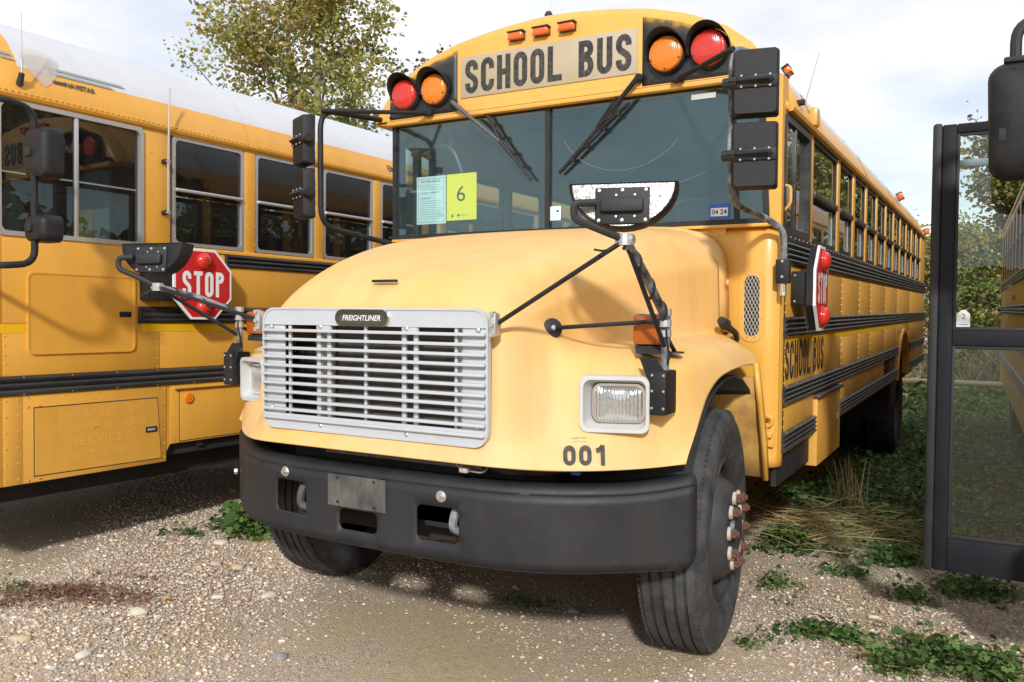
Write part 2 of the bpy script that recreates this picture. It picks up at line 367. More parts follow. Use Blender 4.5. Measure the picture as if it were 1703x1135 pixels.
def glyph(ch, w, t):
    l, r, b, tp = t / 2, w - t / 2, t / 2, 1 - t / 2; cx = w / 2; rx = r - cx; ry = min(rx * 1.15, .24); m = .5
    if ch == 'O': return [(arc(cx, tp - ry, rx, ry, 0, 180) + arc(cx, b + ry, rx, ry, 180, 360), True)]
    if ch == '0': return [(arc(cx, tp - ry, rx, ry, 0, 180) + arc(cx, b + ry, rx, ry, 180, 360), True)]
    if ch == '1': return [([(w * .62, 0), (w * .62, 1)], False), ([(w * .10, .74), (w * .40, .80), (w * .62, .97)], False)]
    if ch == 'C': return [([(r, .66)] + arc(cx, tp - ry, rx, ry, 0, 180) + arc(cx, b + ry, rx, ry, 180, 360) + [(r, .34)], False)]
    if ch == 'S': return [([(r, .69)] + arc(cx, tp - ry, rx, ry, 0, 180) + [(l, .66)] + [(l + .10 * w, .575), (r - .10 * w, .425), (r, .34)] + arc(cx, b + ry, rx, ry, 0, -180) + [(l, .31)], False)]
    if ch == 'H': return [([(l, 0), (l, 1)], False), ([(r, 0), (r, 1)], False), ([(l, m), (r, m)], False)]
    if ch == 'L': return [([(l, 1), (l, b), (w, b)], False)]
    if ch == 'U': return [([(l, 1)] + arc(cx, b + ry, rx, ry, 180, 360) + [(r, 1)], False)]
    if ch == 'T': return [([(cx, 0), (cx, 1)], False), ([(0, tp), (w, tp)], False)]
    if ch == 'P': return [([(l, 0), (l, tp)] + arc(r - ry * .8, tp - ry, ry * .8, ry, 90, -90) + [(l + t * .52, tp - 2 * ry)], False)]
    if ch == 'B': return [([(l, 0), (l, tp)] + arc(r - .13, .755, .13 - 0.01, tp - .755, 90, -90) + [(l + t * .52, .755 - (tp - .755))], False), ([(l + t * .52, .5)] + arc(r - .14, (.5 + b) / 2, .14, (.5 - b) / 2, 90, -90) + [(l + t * .52, b)], False)]
    return []
def stroke_text(mb, text, X, height, lw, gap, space, t, mi=0):
    """block letters, left-aligned at X's origin; lw, gap, space, t as fractions of the height"""
    x = 0; k = 0
    for ch in text:
        if ch == ' ': x += space; continue
        for path, cl in glyph(ch, lw, t):
            v, f = ribbon(path, t, cl); k += 1
            mb.add([((p.x + x) * height, p.y * height, .00012 * (k % 5)) for p in v], f, mi, X, False)
        x += lw + gap
    return (x - gap) * height
def font_text(mb, text, X, width=None, height=None, bold=0.0, shear=0.0, spacing=1.0, mi=0, align='L'):
    cu = bpy.data.curves.new('txt', 'FONT'); cu.body = text; cu.size = 1; cu.offset = bold; cu.shear = shear; cu.space_character = spacing; cu.resolution_u = 3
    ob = bpy.data.objects.new('txt', cu); COL.objects.link(ob)
    dg = bpy.context.evaluated_depsgraph_get(); me = bpy.data.meshes.new_from_object(ob.evaluated_get(dg))
    vs = [v.co.copy() for v in me.vertices]; fs = [tuple(p.vertices) for p in me.polygons]
    bpy.data.objects.remove(ob); bpy.data.curves.remove(cu); bpy.data.meshes.remove(me)
    x0 = min(v.x for v in vs); x1 = max(v.x for v in vs); y0 = min(v.y for v in vs); y1 = max(v.y for v in vs)
    sy = height / (y1 - y0) if height else width / (x1 - x0); sx = width / (x1 - x0) if width else sy
    off = {'L': 0, 'C': -(x1 - x0) * sx / 2}[align]
    mb.add([((v.x - x0) * sx + off, (v.y - y0) * sy, 0) for v in vs], fs, mi, X, False)

# ---- small reusable shapes
def rrect(w, h, r, n=4):
    p = []
    for cx, cy, a in ((w / 2 - r, h / 2 - r, 0), (-w / 2 + r, h / 2 - r, 90), (-w / 2 + r, -h / 2 + r, 180), (w / 2 - r, -h / 2 + r, 270)):
        p += [(cx + r * cos(radians(a + 90 * i / n)), cy + r * sin(radians(a + 90 * i / n))) for i in range(n + 1)]
    return p
def ring_plate(mb, outer, inner, h0, h1, mi=0, X=None):
    """frame between two polygons with the same number of points, extruded"""
    n = len(outer)
    vs = [(p[0], p[1], h0) for p in outer] + [(p[0], p[1], h0) for p in inner] + [(p[0], p[1], h1) for p in outer] + [(p[0], p[1], h1) for p in inner]
    fs = []
    for i in range(n):
        j = (i + 1) % n
        fs += [(i, j, n + j, n + i), (2 * n + i, 3 * n + i, 3 * n + j, 2 * n + j), (i, 2 * n + i, 2 * n + j, j), (n + i, n + j, 3 * n + j, 3 * n + i)]
    mb.add(vs, fs, mi, X)
def rivet_dome(mb, p, nrm, r=0.006, h=0.004, mi=0):
    nrm = Vector(nrm).normalized(); a = nrm.orthogonal().normalized(); b = nrm.cross(a); p = Vector(p); vs = []
    for rr, hh in ((r, 0), (r * .7, h * .75)):
        vs += [p + (a * cos(k * pi / 3) + b * sin(k * pi / 3)) * rr + nrm * hh for k in range(6)]
    vs.append(p + nrm * h)
    fs = [(k, (k + 1) % 6, 6 + (k + 1) % 6, 6 + k) for k in range(6)] + [(6 + k, 6 + (k + 1) % 6, 12) for k in range(6)]
    mb.add(vs, fs, mi)
def hexnut(mb, X, r, h, mi=0):
    mb.prism([(r * cos(k * pi / 3), r * sin(k * pi / 3)) for k in range(6)], 0, h, mi, X)
def bez(pts, n=6):
    """round the corners of a polyline"""
    pts = [Vector(p) for p in pts]; out = [pts[0]]
    for i in range(1, len(pts) - 1):
        a, b, c = pts[i - 1], pts[i], pts[i + 1]; d = min((a - b).length, (c - b).length) * .42
        d = min(d, .11); p = b + (a - b).normalized() * d; q = b + (c - b).normalized() * d
        out += [p * (1 - t) ** 2 + b * 2 * t * (1 - t) + q * t * t for t in [k / n for k in range(n + 1)]]
    return out + [pts[-1]]

# ------------------------------------------------------------------ ground
def gz(x, y):
    """the yard falls a little towards the back of the buses"""
    t = np.clip((np.asarray(y, float) - 1.5) / 6.0, 0, 1); s = t * t * (3 - 2 * t)
    return -0.10 * s - 0.03 * np.clip((-np.asarray(x, float) - 2.0) / 3, 0, 1)
def ground_material():
    m, n, l, b = newmat('gravel_ground')
    tc = n.new("ShaderNodeTexCoord")
    def tex(sc, det, rough=.6):
        t = n.new("ShaderNodeTexNoise"); t.inputs["Scale"].default_value = sc; t.inputs["Detail"].default_value = det; t.inputs["Roughness"].default_value = rough
        l.new(tc.outputs["Object"], t.inputs["Vector"]); return t.outputs["Fac"]
    v = n.new("ShaderNodeTexVoronoi"); v.inputs["Scale"].default_value = 110; l.new(tc.outputs["Object"], v.inputs["Vector"])
    v2 = n.new("ShaderNodeTexVoronoi"); v2.inputs["Scale"].default_value = 170; l.new(tc.outputs["Object"], v2.inputs["Vector"])
    sp = n.new("ShaderNodeSeparateColor"); l.new(v.outputs["Color"], sp.inputs[0])
    r = n.new("ShaderNodeValToRGB"); cr = r.color_ramp
    cr.elements[0].position = 0; cr.elements[0].color = (0.30, 0.21, 0.14, 1); cr.elements[1].position = 1; cr.elements[1].color = (0.70, 0.62, 0.52, 1)
    for p, c in ((.25, (0.50, 0.38, 0.26, 1)), (.5, (0.58, 0.47, 0.35, 1)), (.7, (0.42, 0.36, 0.30, 1)), (.85, (0.60, 0.44, 0.32, 1))):
        e = cr.elements.new(p); e.color = c
    l.new(sp.outputs[0], r.inputs[0])
    # bare sandy dirt where tyres have packed the gravel in, and soil under the weeds
    mk = n.new("ShaderNodeMapRange"); mk.inputs[1].default_value = 0.46; mk.inputs[2].default_value = 0.60; l.new(tex(0.75, 4), mk.inputs[0])
    mx = n.new("ShaderNodeMix"); mx.data_type = 'RGBA'; l.new(mk.outputs[0], mx.inputs[0]); l.new(r.outputs[0], mx.inputs[6])
    dr = n.new("ShaderNodeValToRGB"); dr.color_ramp.elements[0].color = (0.42, 0.31, 0.175, 1); dr.color_ramp.elements[1].color = (0.62, 0.49, 0.31, 1)
    dr.color_ramp.elements[0].position = .3; dr.color_ramp.elements[1].position = .7
    l.new(tex(38, 6, .7), dr.inputs[0]); l.new(dr.outputs[0], mx.inputs[7])
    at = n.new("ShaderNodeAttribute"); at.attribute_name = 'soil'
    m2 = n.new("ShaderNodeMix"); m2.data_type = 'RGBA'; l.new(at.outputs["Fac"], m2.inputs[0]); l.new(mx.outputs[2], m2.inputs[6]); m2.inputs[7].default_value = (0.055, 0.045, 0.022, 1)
    l.new(m2.outputs[2], b.inputs["Base Color"]); b.inputs["Roughness"].default_value = 0.9; b.inputs["Specular IOR Level"].default_value = 0.25
    sb = n.new("ShaderNodeMath"); sb.operation = 'SUBTRACT'; sb.inputs[0].default_value = 1; l.new(v.outputs["Distance"], sb.inputs[1])
    s2 = n.new("ShaderNodeMath"); s2.operation = 'MULTIPLY_ADD'; s2.inputs[1].default_value = -.5; l.new(v2.outputs["Distance"], s2.inputs[0]); l.new(sb.outputs[0], s2.inputs[2])
    bp = n.new("ShaderNodeBump"); bp.inputs["Strength"].default_value = 0.7; bp.inputs["Distance"].default_value = 0.007
    nf = tex(95, 8, .75); s3 = n.new("ShaderNodeMath"); s3.operation = 'MULTIPLY_ADD'; s3.inputs[1].default_value = 1.6; l.new(nf, s3.inputs[0]); l.new(s2.outputs[0], s3.inputs[2]); l.new(s3.outputs[0], bp.inputs["Height"]); l.new(bp.outputs[0], b.inputs["Normal"])
    return m
def grid_coords(lo, hi, fine_lo, fine_hi, fine, n_out=14):
    a = list(np.arange(fine_lo, fine_hi + 1e-6, fine))
    g = [fine_lo - (fine_lo - lo) * (k / n_out) ** 2.5 for k in range(n_out, 0, -1)]
    h = [fine_hi + (hi - fine_hi) * (k / n_out) ** 2.5 for k in range(1, n_out + 1)]
    return np.array(g + a + h)
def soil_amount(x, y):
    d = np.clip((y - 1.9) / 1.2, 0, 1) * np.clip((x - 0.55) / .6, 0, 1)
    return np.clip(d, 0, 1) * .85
def build_ground():
    xs = grid_coords(-450, 450, -6, 4, 0.12); ys = grid_coords(-300, 600, -4, 12, 0.12)
    X, Y = np.meshgrid(xs, ys); Z = gz(X, Y) + 0.008 * np.sin(X * 2.1 + np.sin(Y * 1.3) * 2) * np.sin(Y * 1.7 + X * .4)
    nx, ny = len(xs), len(ys)
    co = np.stack([X, Y, Z], -1).reshape(-1, 3)
    i = np.arange(ny - 1)[:, None] * nx + np.arange(nx - 1)[None, :]
    q = np.stack([i, i + 1, i + nx + 1, i + nx], -1).reshape(-1, 4)
    me = np_mesh('ground', co, q, M['gravelbase'])
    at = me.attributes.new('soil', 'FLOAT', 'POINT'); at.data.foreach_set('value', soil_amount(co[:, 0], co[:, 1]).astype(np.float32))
    o = bpy.data.objects.new('ground', me); COL.objects.link(o); o['kind'] = 'structure'; return o
def np_mesh(name, co, faces, material, smooth=True, colors=None):
    me = bpy.data.meshes.new(name); faces = np.asarray(faces); k = faces.shape[1]
    me.vertices.add(len(co)); me.vertices.foreach_set('co', np.asarray(co, np.float32).ravel())
    me.loops.add(faces.size); me.loops.foreach_set('vertex_index', faces.astype(np.int32).ravel())
    me.polygons.add(len(faces)); me.polygons.foreach_set('loop_start', np.arange(0, faces.size, k, dtype=np.int32))
    me.polygons.foreach_set('use_smooth', np.full(len(faces), smooth))
    if colors is not None:
        a = me.color_attributes.new('tone', 'FLOAT_COLOR', 'POINT'); a.data.foreach_set('color', np.asarray(colors, np.float32).ravel())
    me.update(); me.validate(); me.materials.append(material); return me
M['gravelbase'] = ground_material()
def tone_material(name, rough=0.8, translucent=0.0, spec=0.3):
    """base colour carried per piece by the 'tone' attribute (each stone or leaf has its own colour)"""
    m, n, l, b = newmat(name)
    at = n.new("ShaderNodeAttribute"); at.attribute_name = 'tone'
    tc = n.new("ShaderNodeTexCoord"); t = n.new("ShaderNodeTexNoise"); t.inputs["Scale"].default_value = 140; l.new(tc.outputs["Object"], t.inputs["Vector"])
    r = n.new("ShaderNodeMapRange"); r.inputs[1].default_value = .3; r.inputs[2].default_value = .7; r.inputs[3].default_value = .8; r.inputs[4].default_value = 1.15; l.new(t.outputs["Fac"], r.inputs[0])
    mu = n.new("ShaderNodeVectorMath"); mu.operation = 'SCALE'; l.new(at.outputs["Color"], mu.inputs[0]); l.new(r.outputs[0], mu.inputs["Scale"])
    l.new(mu.outputs[0], b.inputs["Base Color"]); b.inputs["Roughness"].default_value = rough; b.inputs["Specular IOR Level"].default_value = spec
    if translucent > 0:
        tr = n.new("ShaderNodeBsdfTranslucent"); l.new(mu.outputs[0], tr.inputs[0]); mx = n.new("ShaderNodeMixShader"); mx.inputs[0].default_value = translucent
        out = n["Material Output"]; l.new(b.outputs[0], mx.inputs[1]); l.new(tr.outputs[0], mx.inputs[2]); l.new(mx.outputs[0], out.inputs[0])
    return m
M['stone'] = tone_material('gravel_stone', 0.85); M['leaf'] = tone_material('leaf', 0.55, 0.35); M['straw'] = tone_material('straw', 0.7, 0.2)
ground = build_ground()
# ================================================================== MAIN SCHOOL BUS
def roof_profile(half=1.22, z0=2.37):
    """outer roof outline from the right drip rail over the top to the left one (x, z)"""
    h = [(half, z0), (half - .02, z0 + .085), (half - .085, z0 + .225), (half - .175, z0 + .335), (half - .29, z0 + .425), (half - .46, z0 + .505),
         (half - .65, z0 + .56), (half - .85, z0 + .592), (half - 1.05, z0 + .612), (0, z0 + .62)]
    return h + [(-x, z) for x, z in h[-2::-1]]
def refine(pts, n=4):
    out = []
    for a, b in zip(pts[:-1], pts[1:]): out += [(a[0] + (b[0] - a[0]) * k / n, a[1] + (b[1] - a[1]) * k / n) for k in range(n)]
    return out + [pts[-1]]
bus = empty('school_bus', 'faded yellow school bus with snub hood, silver slat grille and black bumper', 'school bus')
B = bus
HW = 1.22
# ---- body shell: side walls
def wall_poly(y0, y1, zb, zt, arch=None):
    if not arch: return [(y0, zb), (y1, zb), (y1, zt), (y0, zt)]
    cy, cz, r = arch; a = math.asin((zb - cz) / r)
    p = [(y0, zb)] + [(cy - r * cos(a + (pi - 2 * a) * k / 20), cz + r * sin(a + (pi - 2 * a) * k / 20)) for k in range(21)] + [(y1, zb), (y1, zt), (y0, zt)]
    return p
POSTS = [1.21, 2.08, 2.71, 3.33, 3.95, 4.58, 5.20, 5.82, 6.44, 7.06, 7.66]
YB = 9.0
def lower_wall(sx):
    mb = MB(); ARCH = (6.32, .60, .60)
    X = Matrix(((0, 0, sx, 0), (1, 0, 0, 0), (0, 1, 0, 0), (0, 0, 0, 1)))
    mb.prism(wall_poly(.52 if sx > 0 else 1.25, YB, .745, 1.80, ARCH), HW - .05, HW - .008, 0, X)
    return mb.build('side_wall', M['yellow'], B)
for sx in (1, -1): lower_wall(sx)
# inner grey lining below the windows
for sx in (1, -1):
    mb = MB(); mb.box((min(sx * (HW - .075), sx * (HW - .052)), .56 if sx > 0 else 1.25, 1.0), (max(sx * (HW - .075), sx * (HW - .052)), YB - .05, 1.79)); mb.build('side_lining', M['liner'], B)
# outer skin panels between the rub rails (left side, the one in view)
SEAMS = [.575, 1.36, 2.235, 3.0, 3.62, 4.6, 5.59]
def side_panel(y0, y1, z0, z1):
    mb = MB(); mb.box((HW - .008, y0 + .0015, z0), (HW, y1 - .0015, z1), bevel=.001); mb.build('side_panel', M['yellow'], B)
for a, b in zip(SEAMS[:-1], SEAMS[1:]):
    for z0, z1 in ((1.405, 1.66), (1.075, 1.31)): side_panel(a, b, z0, z1)
for a, b in ((5.59, 6.9), (6.9, YB)): side_panel(a, b, 1.405, 1.66)
for a, b in ((5.59, 5.70), (6.94, YB)): side_panel(a, b, 1.075, 1.31)
for a, b in ((.575, 1.345), (2.12, 3.0), (3.0, 3.62), (3.62, 4.6)): side_panel(a, b, .857, .983)
side_panel(6.94, YB, .857, .983); side_panel(5.70, 6.94, 1.215, 1.31)
# rub rails with pressed ridges
def rail(y0, y1, z0, z1, ridges=4, sx=1, x=HW, mt=None, parent=None, name='rub_rail'):
    h = z1 - z0; prof = [(0, z0)]
    for k in range(ridges):
        c = z0 + h * (k + .5) / ridges; w = h / ridges
        prof += [(.007, c - w * .46), (.017, c - w * .27), (.021, c), (.017, c + w * .27), (.007, c + w * .46)]
    prof.append((0, z1))
    mb = MB(); mb.sweep(prof, [((sx * x, y0, 0), (sx, 0, 0), (0, 0, 1)), ((sx * x, y1, 0), (sx, 0, 0), (0, 0, 1))], 0, True)
    return mb.build(name, mt or M['black'], parent or B, angle=60)
RAILS = [(.565, 8.95, 1.66, 1.76), (.565, YB, 1.31, 1.405), (.565, 5.69, .985, 1.075), (6.96, YB, .985, 1.075), (.565, 1.40, .765, .857), (2.12, 5.66, .765, .857), (6.96, YB, .765, .857)]
for y0, y1, z0, z1 in RAILS: rail(y0, y1, z0, z1)
for y0, y1, z0, z1 in RAILS[:3]: rail(1.26, y1, z0, z1, sx=-1)
mb = MB(); mb.box((HW - .008, .57, 1.76), (HW + .006, 8.95, 1.797), bevel=.002); mb.build('belt_strip', M['black'], B)
# rivets of the seen side
mb = MB()
for y in SEAMS[:1] + SEAMS[2:]:
    for z in np.arange(.88, 1.65, .042):
        if any(a < z < b for a, b in ((.76, .865), (.98, 1.08), (1.305, 1.41))): continue
        if y > 4.7 and z < 1.0: continue
        for d in ((.022,) if y < 1 else (-.018, .018)): rivet_dome(mb, (HW, y + d, z), (1, 0, 0), .0065, .0045)
for y in np.arange(1.3, 7.6, .155): rivet_dome(mb, (HW, y, 1.63), (1, 0, 0), .004, .003)
stuff(mb.build('rivet', M['yellow'], B))
mb = MB()
for y in np.arange(.56, 8.9, .10):
    rivet_dome(mb, (HW + .006, y, 1.785), (1, 0, 0), .0055, .004)
for y0, y1, z0, z1 in RAILS[1:]:
    for y in np.arange(y0 + .05, min(y1, 6), .23):
        rivet_dome(mb, (HW + .008, y, z0 + .003), (1, 0, .4), .0055, .006); rivet_dome(mb, (HW + .008, y, z1 - .003), (1, 0, .4), .0055, .006)
stuff(mb.build('rail_rivet', M['bolt'], B))
# ---- upper side: posts, window frames, header
def win_unit(y0, y1, sx, z0=1.80, z1=2.365, mid=2.06, parent=None, x=HW, frame=None, gl=None, depth=.035, bar=.018):
    """one split sash window set in the side wall"""
    parent = parent or B; frame = frame or M['black']; gl = gl or M['glass']
    xo = x - .012; X = frameX((sx * xo, (y0 + y1) / 2, (z0 + z1) / 2), (0, 1, 0), (0, 0, 1)); s = sx
    w, h = y1 - y0, z1 - z0
    mb = MB(); ring_plate(mb, rrect(w, h, .02), rrect(w - .045, h - .045, .03), -depth if s > 0 else 0, 0 if s > 0 else depth, 0, X)
    f = mb.build('window', frame, parent)
    mb = MB(); zc = mid - (z0 + z1) / 2
    mb.box((-w / 2 + .02, zc - bar, -.012 * 1), (w / 2 - .02, zc + bar, .016), 0, X, bevel=.006); mb.build('sash_bar', frame, f)
    for a, b, off in ((-h / 2 + .02, zc - .01, -.022), (zc + .01, h / 2 - .02, -.012)):
        mb = MB(); o = off * s; mb.box((-w / 2 + .02, a, o - .002), (w / 2 - .02, b, o + .002), 0, X); mb.build('pane', gl, f)
    return f
def posts_side(sx, first=.56):
    for k, y in enumerate(POSTS):
        mb = MB(); w = .045
        mb.box((min(sx * (HW - .055), sx * (HW - .004)), y - w, 1.797), (max(sx * (HW - .055), sx * (HW - .004)), y + w, 2.372), bevel=.006)
        mb.build('window_post', M['yellow'], B)
    mb = MB(); mb.box((min(sx * (HW - .055), sx * (HW - .004)), 8.25, 1.797), (max(sx * (HW - .055), sx * (HW - .004)), YB, 2.372), bevel=.006); mb.build('rear_corner_panel', M['yellow'], B)
    edges = POSTS + [8.295]
    for a, b in zip(edges[:-1], edges[1:]):
        win_unit(a + .048, b - .048, sx)
        if sx > 0:
            mb = MB(); mb.box((HW - .05, b - .085, 1.825), (HW - .03, b - .06, 2.04)); mb.build('jamb_strip', M['alu'], B)
posts_side(1); posts_side(-1)
# driver's sliding window
def slider(y0, y1, z0, z1, sx, x, parent, frame, gl, split=.5, fw=.03):
    X = frameX((sx * (x - .01), (y0 + y1) / 2, (z0 + z1) / 2), (0, 1, 0), (0, 0, 1)); w, h = y1 - y0, z1 - z0
    mb = MB(); ring_plate(mb, rrect(w, h, .03), rrect(w - 2 * fw, h - 2 * fw, .03), -.03, .012, 0, X)
    f = mb.build('driver_window', frame, parent)
    xm = -w / 2 + w * split
    mb = MB(); mb.box((xm - fw * .45, -h / 2 + fw, -.018), (xm + fw * .45, h / 2 - fw, .008), 0, X, bevel=.003); mb.build('slider_bar', frame, f)
    for a, b, o in ((-w / 2 + fw * .8, xm, -.004), (xm, w / 2 - fw * .8, -.016)):
        mb = MB(); mb.box((a, -h / 2 + fw * .8, o - .002), (b, h / 2 - fw * .8, o + .002), 0, X); mb.build('pane', gl, f)
    return f
slider(.545, 1.155, 1.80, 2.355, 1, HW, B, M['black'], M['glass'], .42, .032)
TA, TB = Vector((-1.035, .535, 0)), Vector((-1.205, 1.17, 0)); tl = (TB - TA).length
TX = frameX((TA.x, TA.y, 0), (TB - TA), (0, 0, 1))      # along the door, up, facing outwards is -z
mb = MB(); ring_plate(mb, [(.02, .62), (tl, .62), (tl, 2.48), (.02, 2.51)], [(.09, .74), (tl - .07, .74), (tl - .07, 2.42), (.09, 2.42)], -.02, .02, 0, TX); mb.box((tl / 2 - .03, .74, -.018), (tl / 2 + .03, 2.42, .018), 0, TX); mb.box((.09, 1.42, -.015), (tl - .07, 1.50, .015), 0, TX); ed = mb.build('entry_door', M['black'], B)
for a, b in ((.09, tl / 2), (tl / 2, tl - .07)):
    for c, d in ((.74, 1.43), (1.49, 2.42)):
        mb = MB(); mb.box((a, c, -.003), (b, d, .003), 0, TX); mb.build('pane', M['glass'], ed)
mb = MB(); mb.add([(-1.03, .47, 2.528), (-1.135, .47, 2.528), (-1.145, .56, 2.53), (-1.175, .91, 2.53), (-1.218, 1.26, 2.38), (-1.17, 1.26, 2.40), (-1.03, .56, 2.52)], [(0, 1, 2, 6), (2, 3, 6), (3, 4, 5, 6)]); o = mb.build('cap_soffit', M['yellow'], B); md = o.modifiers.new('t', 'SOLIDIFY'); md.thickness = .012
# roof shell: yellow sides, white middle, grey headlining
def roof_shell(prof, y0, y1, parent, yel, split, name='roof', inner=True, capround=True):
    n = len(prof)
    def sect(k, zc=2.37): return [(x * k, zc + (z - zc) * k) for x, z in prof]
    secs = [(y0, sect(1.0)), (y0 + .35, sect(1.0)), (y0 + .70, sect(1.0)), (y1 - .35, sect(1.0)), (y1 - .08, sect(.985)), (y1, sect(.93))] if capround else [(y0, sect(1)), (y1, sect(1))]
    mb = MB(); vs = [(x, y, z) for y, s in secs for x, z in s]; fs = []; mi = []
    for i in range(len(secs) - 1):
        for j in range(n - 1):
            fs.append((i * n + j, i * n + j + 1, (i + 1) * n + j + 1, (i + 1) * n + j))
    for f in fs:
        xm = abs(sum(vs[k][0] for k in f) / 4); ym = sum(vs[k][1] for k in f) / 4
        mb.add([vs[k] for k in f], [(0, 1, 2, 3)], 1 if (xm < split and ym > y0 + .3) else 0)
    o = mb.build(name, [yel, M['roofwhite']], parent)
    bm = bmesh.new(); bm.from_mesh(o.data); bmesh.ops.remove_doubles(bm, verts=bm.verts[:], dist=.0005); bmesh.ops.recalc_face_normals(bm, faces=bm.faces[:]); bm.to_mesh(o.data); bm.free()
    md = o.modifiers.new('thick', 'SOLIDIFY'); md.thickness = .012; md.offset = 0
    if inner:
        mb = MB(); mb.sweep([(x * .965, z - .035) for x, z in prof if abs(x) < 1.09], [((0, y0 + .02, 0), (1, 0, 0), (0, 0, 1)), ((0, y1 - .02, 0), (1, 0, 0), (0, 0, 1))]); mb.build('headlining', M['liner'], parent)
    return o
PROF = roof_profile()
PROFR = refine(PROF, 3)
rf = roof_shell(PROFR, .56, YB, B, M['yellow'], 1.15)
for v in rf.data.vertices:      # the roof is cut back over the angled entry door
    if v.co.y < 1.0 and v.co.x < -1.0 and v.co.z < 2.56:
        v.co.z = max(v.co.z, 2.53); v.co.x = max(v.co.x, -1.145 if v.co.y < .7 else -1.175)
# roof seams (a few raised bows) and drip rails
for y in (1.22, 3.3, 5.2, 7.1):
    mb = MB(); mb.sweep([(x * 1.011, 2.37 + (z - 2.37) * 1.011) for x, z in PROFR], [((0, y, 0), (1, 0, 0), (0, 0, 1)), ((0, y + .05, 0), (1, 0, 0), (0, 0, 1))])
    mb.add([], []); ob = mb.build('roof_seam', [M['yellow'], M['roofwhite']], B)
    for p in ob.data.polygons:
        if abs(p.center.x) < 1.15: p.material_index = 1
for sx in (1, -1):
    mb = MB(); mb.sweep([(0, 0), (.022, .004), (.028, .02), (.02, .022), (.016, .01), (0, .008)], [((sx * (HW - .002), .60 if sx > 0 else 1.27, 2.368), (sx, 0, 0), (0, 0, 1)), ((sx * (HW - .002), YB - .02, 2.368), (sx, 0, 0), (0, 0, 1))], 0, True); mb.build('drip_rail', M['yellow'], B)
    mb = MB()
    for y in np.arange(.62 if sx > 0 else 1.3, 4.5, .06): rivet_dome(mb, (sx * (HW + .001), y, 2.405), (sx, 0, .15), .0055, .005)
    stuff(mb.build('roof_rivet', M['yellow'], B))
# rear wall, floor, interior
mb = MB(); mb.box((-HW + .01, YB - .05, .74), (HW - .01, YB, 2.40)); mb.prism([(x * .93, z * .93 + 2.37 * .07) for x, z in PROF], YB - .04, YB - .005, 0, Matrix(((1, 0, 0, 0), (0, 0, 1, 0), (0, 1, 0, 0), (0, 0, 0, 1)))); mb.build('rear_wall', M['yellow'], B)
mb = MB(); mb.box((-HW + .06, .55, .94), (HW - .06, YB - .06, .99)); mb.build('floor', M['floor'], B)
mb = MB(); X = frameX((0, 0, 0), (1, 0, 0), (0, 0, 1))
seat_mb = MB(); seat_mb.box((-.46, -.17, .34), (.46, .25, .46), bevel=.04); seat_mb.box((-.46, .17, .42), (.46, .27, 1.02), bevel=.045)
s0 = None
for y in (1.75, 2.4, 3.05, 3.7, 4.35, 5.0, 5.65, 6.3, 6.95, 7.6, 8.2):
    for x in (-.68, .68):
        if s0 is None: s0 = seat_mb.build('bench_seat', M['seat'], B, loc=(x, y, .99))
        else: inst(s0, 'bench_seat', B, (x, y, .99))
# driver's seat, dashboard, steering wheel, partition rail
mb = MB(); mb.box((.36, 1.0, 1.30), (.84, 1.45, 1.44), bevel=.05); mb.box((.36, 1.40, 1.40), (.84, 1.52, 2.08), bevel=.05); mb.box((.50, 1.1, .99), (.70, 1.4, 1.3)); mb.build('driver_seat', M['seat'], B)
mb = MB(); mb.box((-1.12, .56, 1.50), (1.12, .80, 1.80), bevel=.05); mb.box((-.15, .56, 1.0), (1.12, .74, 1.5)); mb.build('dashboard', M['plastic'], B)
mb = MB(); Xs = frameX((.60, 1.0, 1.86), (1, 0, 0), (0, .55, .84))
mb.lathe([(.23 + .014 * cos(a), .014 * sin(a)) for a in [k * pi / 4 for k in range(8)]], 32, 0, Xs, closed=True)
mb.tube([Xs @ Vector((0, 0, 0)), (.6, .80, 1.62)], .025)
for a in (0, 2.09, 4.19): mb.tube([Xs @ Vector((0, 0, 0)), Xs @ Vector((.23 * cos(a), .23 * sin(a), 0))], .012)
mb.build('steering_wheel', M['rubber'], B)
mb = MB(); mb.tube(bez([(-.98, .62, 2.36), (-.70, .62, 2.40), (-.62, .64, 2.2), (-.62, .66, 1.7)]), .018); mb.tube([(-.72, .62, 2.36), (-.66, .62, 2.48)], .014); mb.build('grab_rail', M['black'], B)
mb = MB(); mb.box((-.20, .62, 2.42), (.32, .66, 2.50), bevel=.02); mb.build('inside_mirror', M['plastic'], B)

# ---- front bulkhead, cowl, windshield
def cowl():
    # rounded vertical corner columns, with an oblong vent opening faced by a plate
    for sx in (1, -1):
        kx = 0 if sx > 0 else -.175
        pts = [(.80, .49), (1.14, .49)] + [(1.14 + .08 * sin(a), .57 - .08 * cos(a)) for a in [k * pi / 12 for k in range(1, 7)]] + [(1.22, .60)]
        mb = MB(); vs = []; fs = []
        zs = [.70, .74, 1.20, 1.76, 1.80, 1.832]; ins = [.0, 0, 0, 0, .012, .035]
        for z, d in zip(zs, ins): vs += [(sx * (x + (kx if x > 1 else 0) - d * (x > 1)), y + d, z) for x, y in pts]
        n = len(pts)
        for i in range(len(zs) - 1):
            for j in range(n - 1): fs.append((i * n + j, i * n + j + 1, (i + 1) * n + j + 1, (i + 1) * n + j))
        mb.add(vs, fs); o = mb.build('cowl_corner', M['yellow'], B)
        md = o.modifiers.new('thick', 'SOLIDIFY'); md.thickness = .02; md.offset = 1 if sx < 0 else -1
    mb = MB(); mb.box((-.96, .50, 1.0), (.96, .54, 1.835)); mb.build('firewall', M['yellow'], B)
    mb = MB(); mb.box((-1.03, .478, 1.826), (1.16, .56, 1.842), bevel=.004); mb.build('cowl_ledge', M['yellow'], B)
cowl()
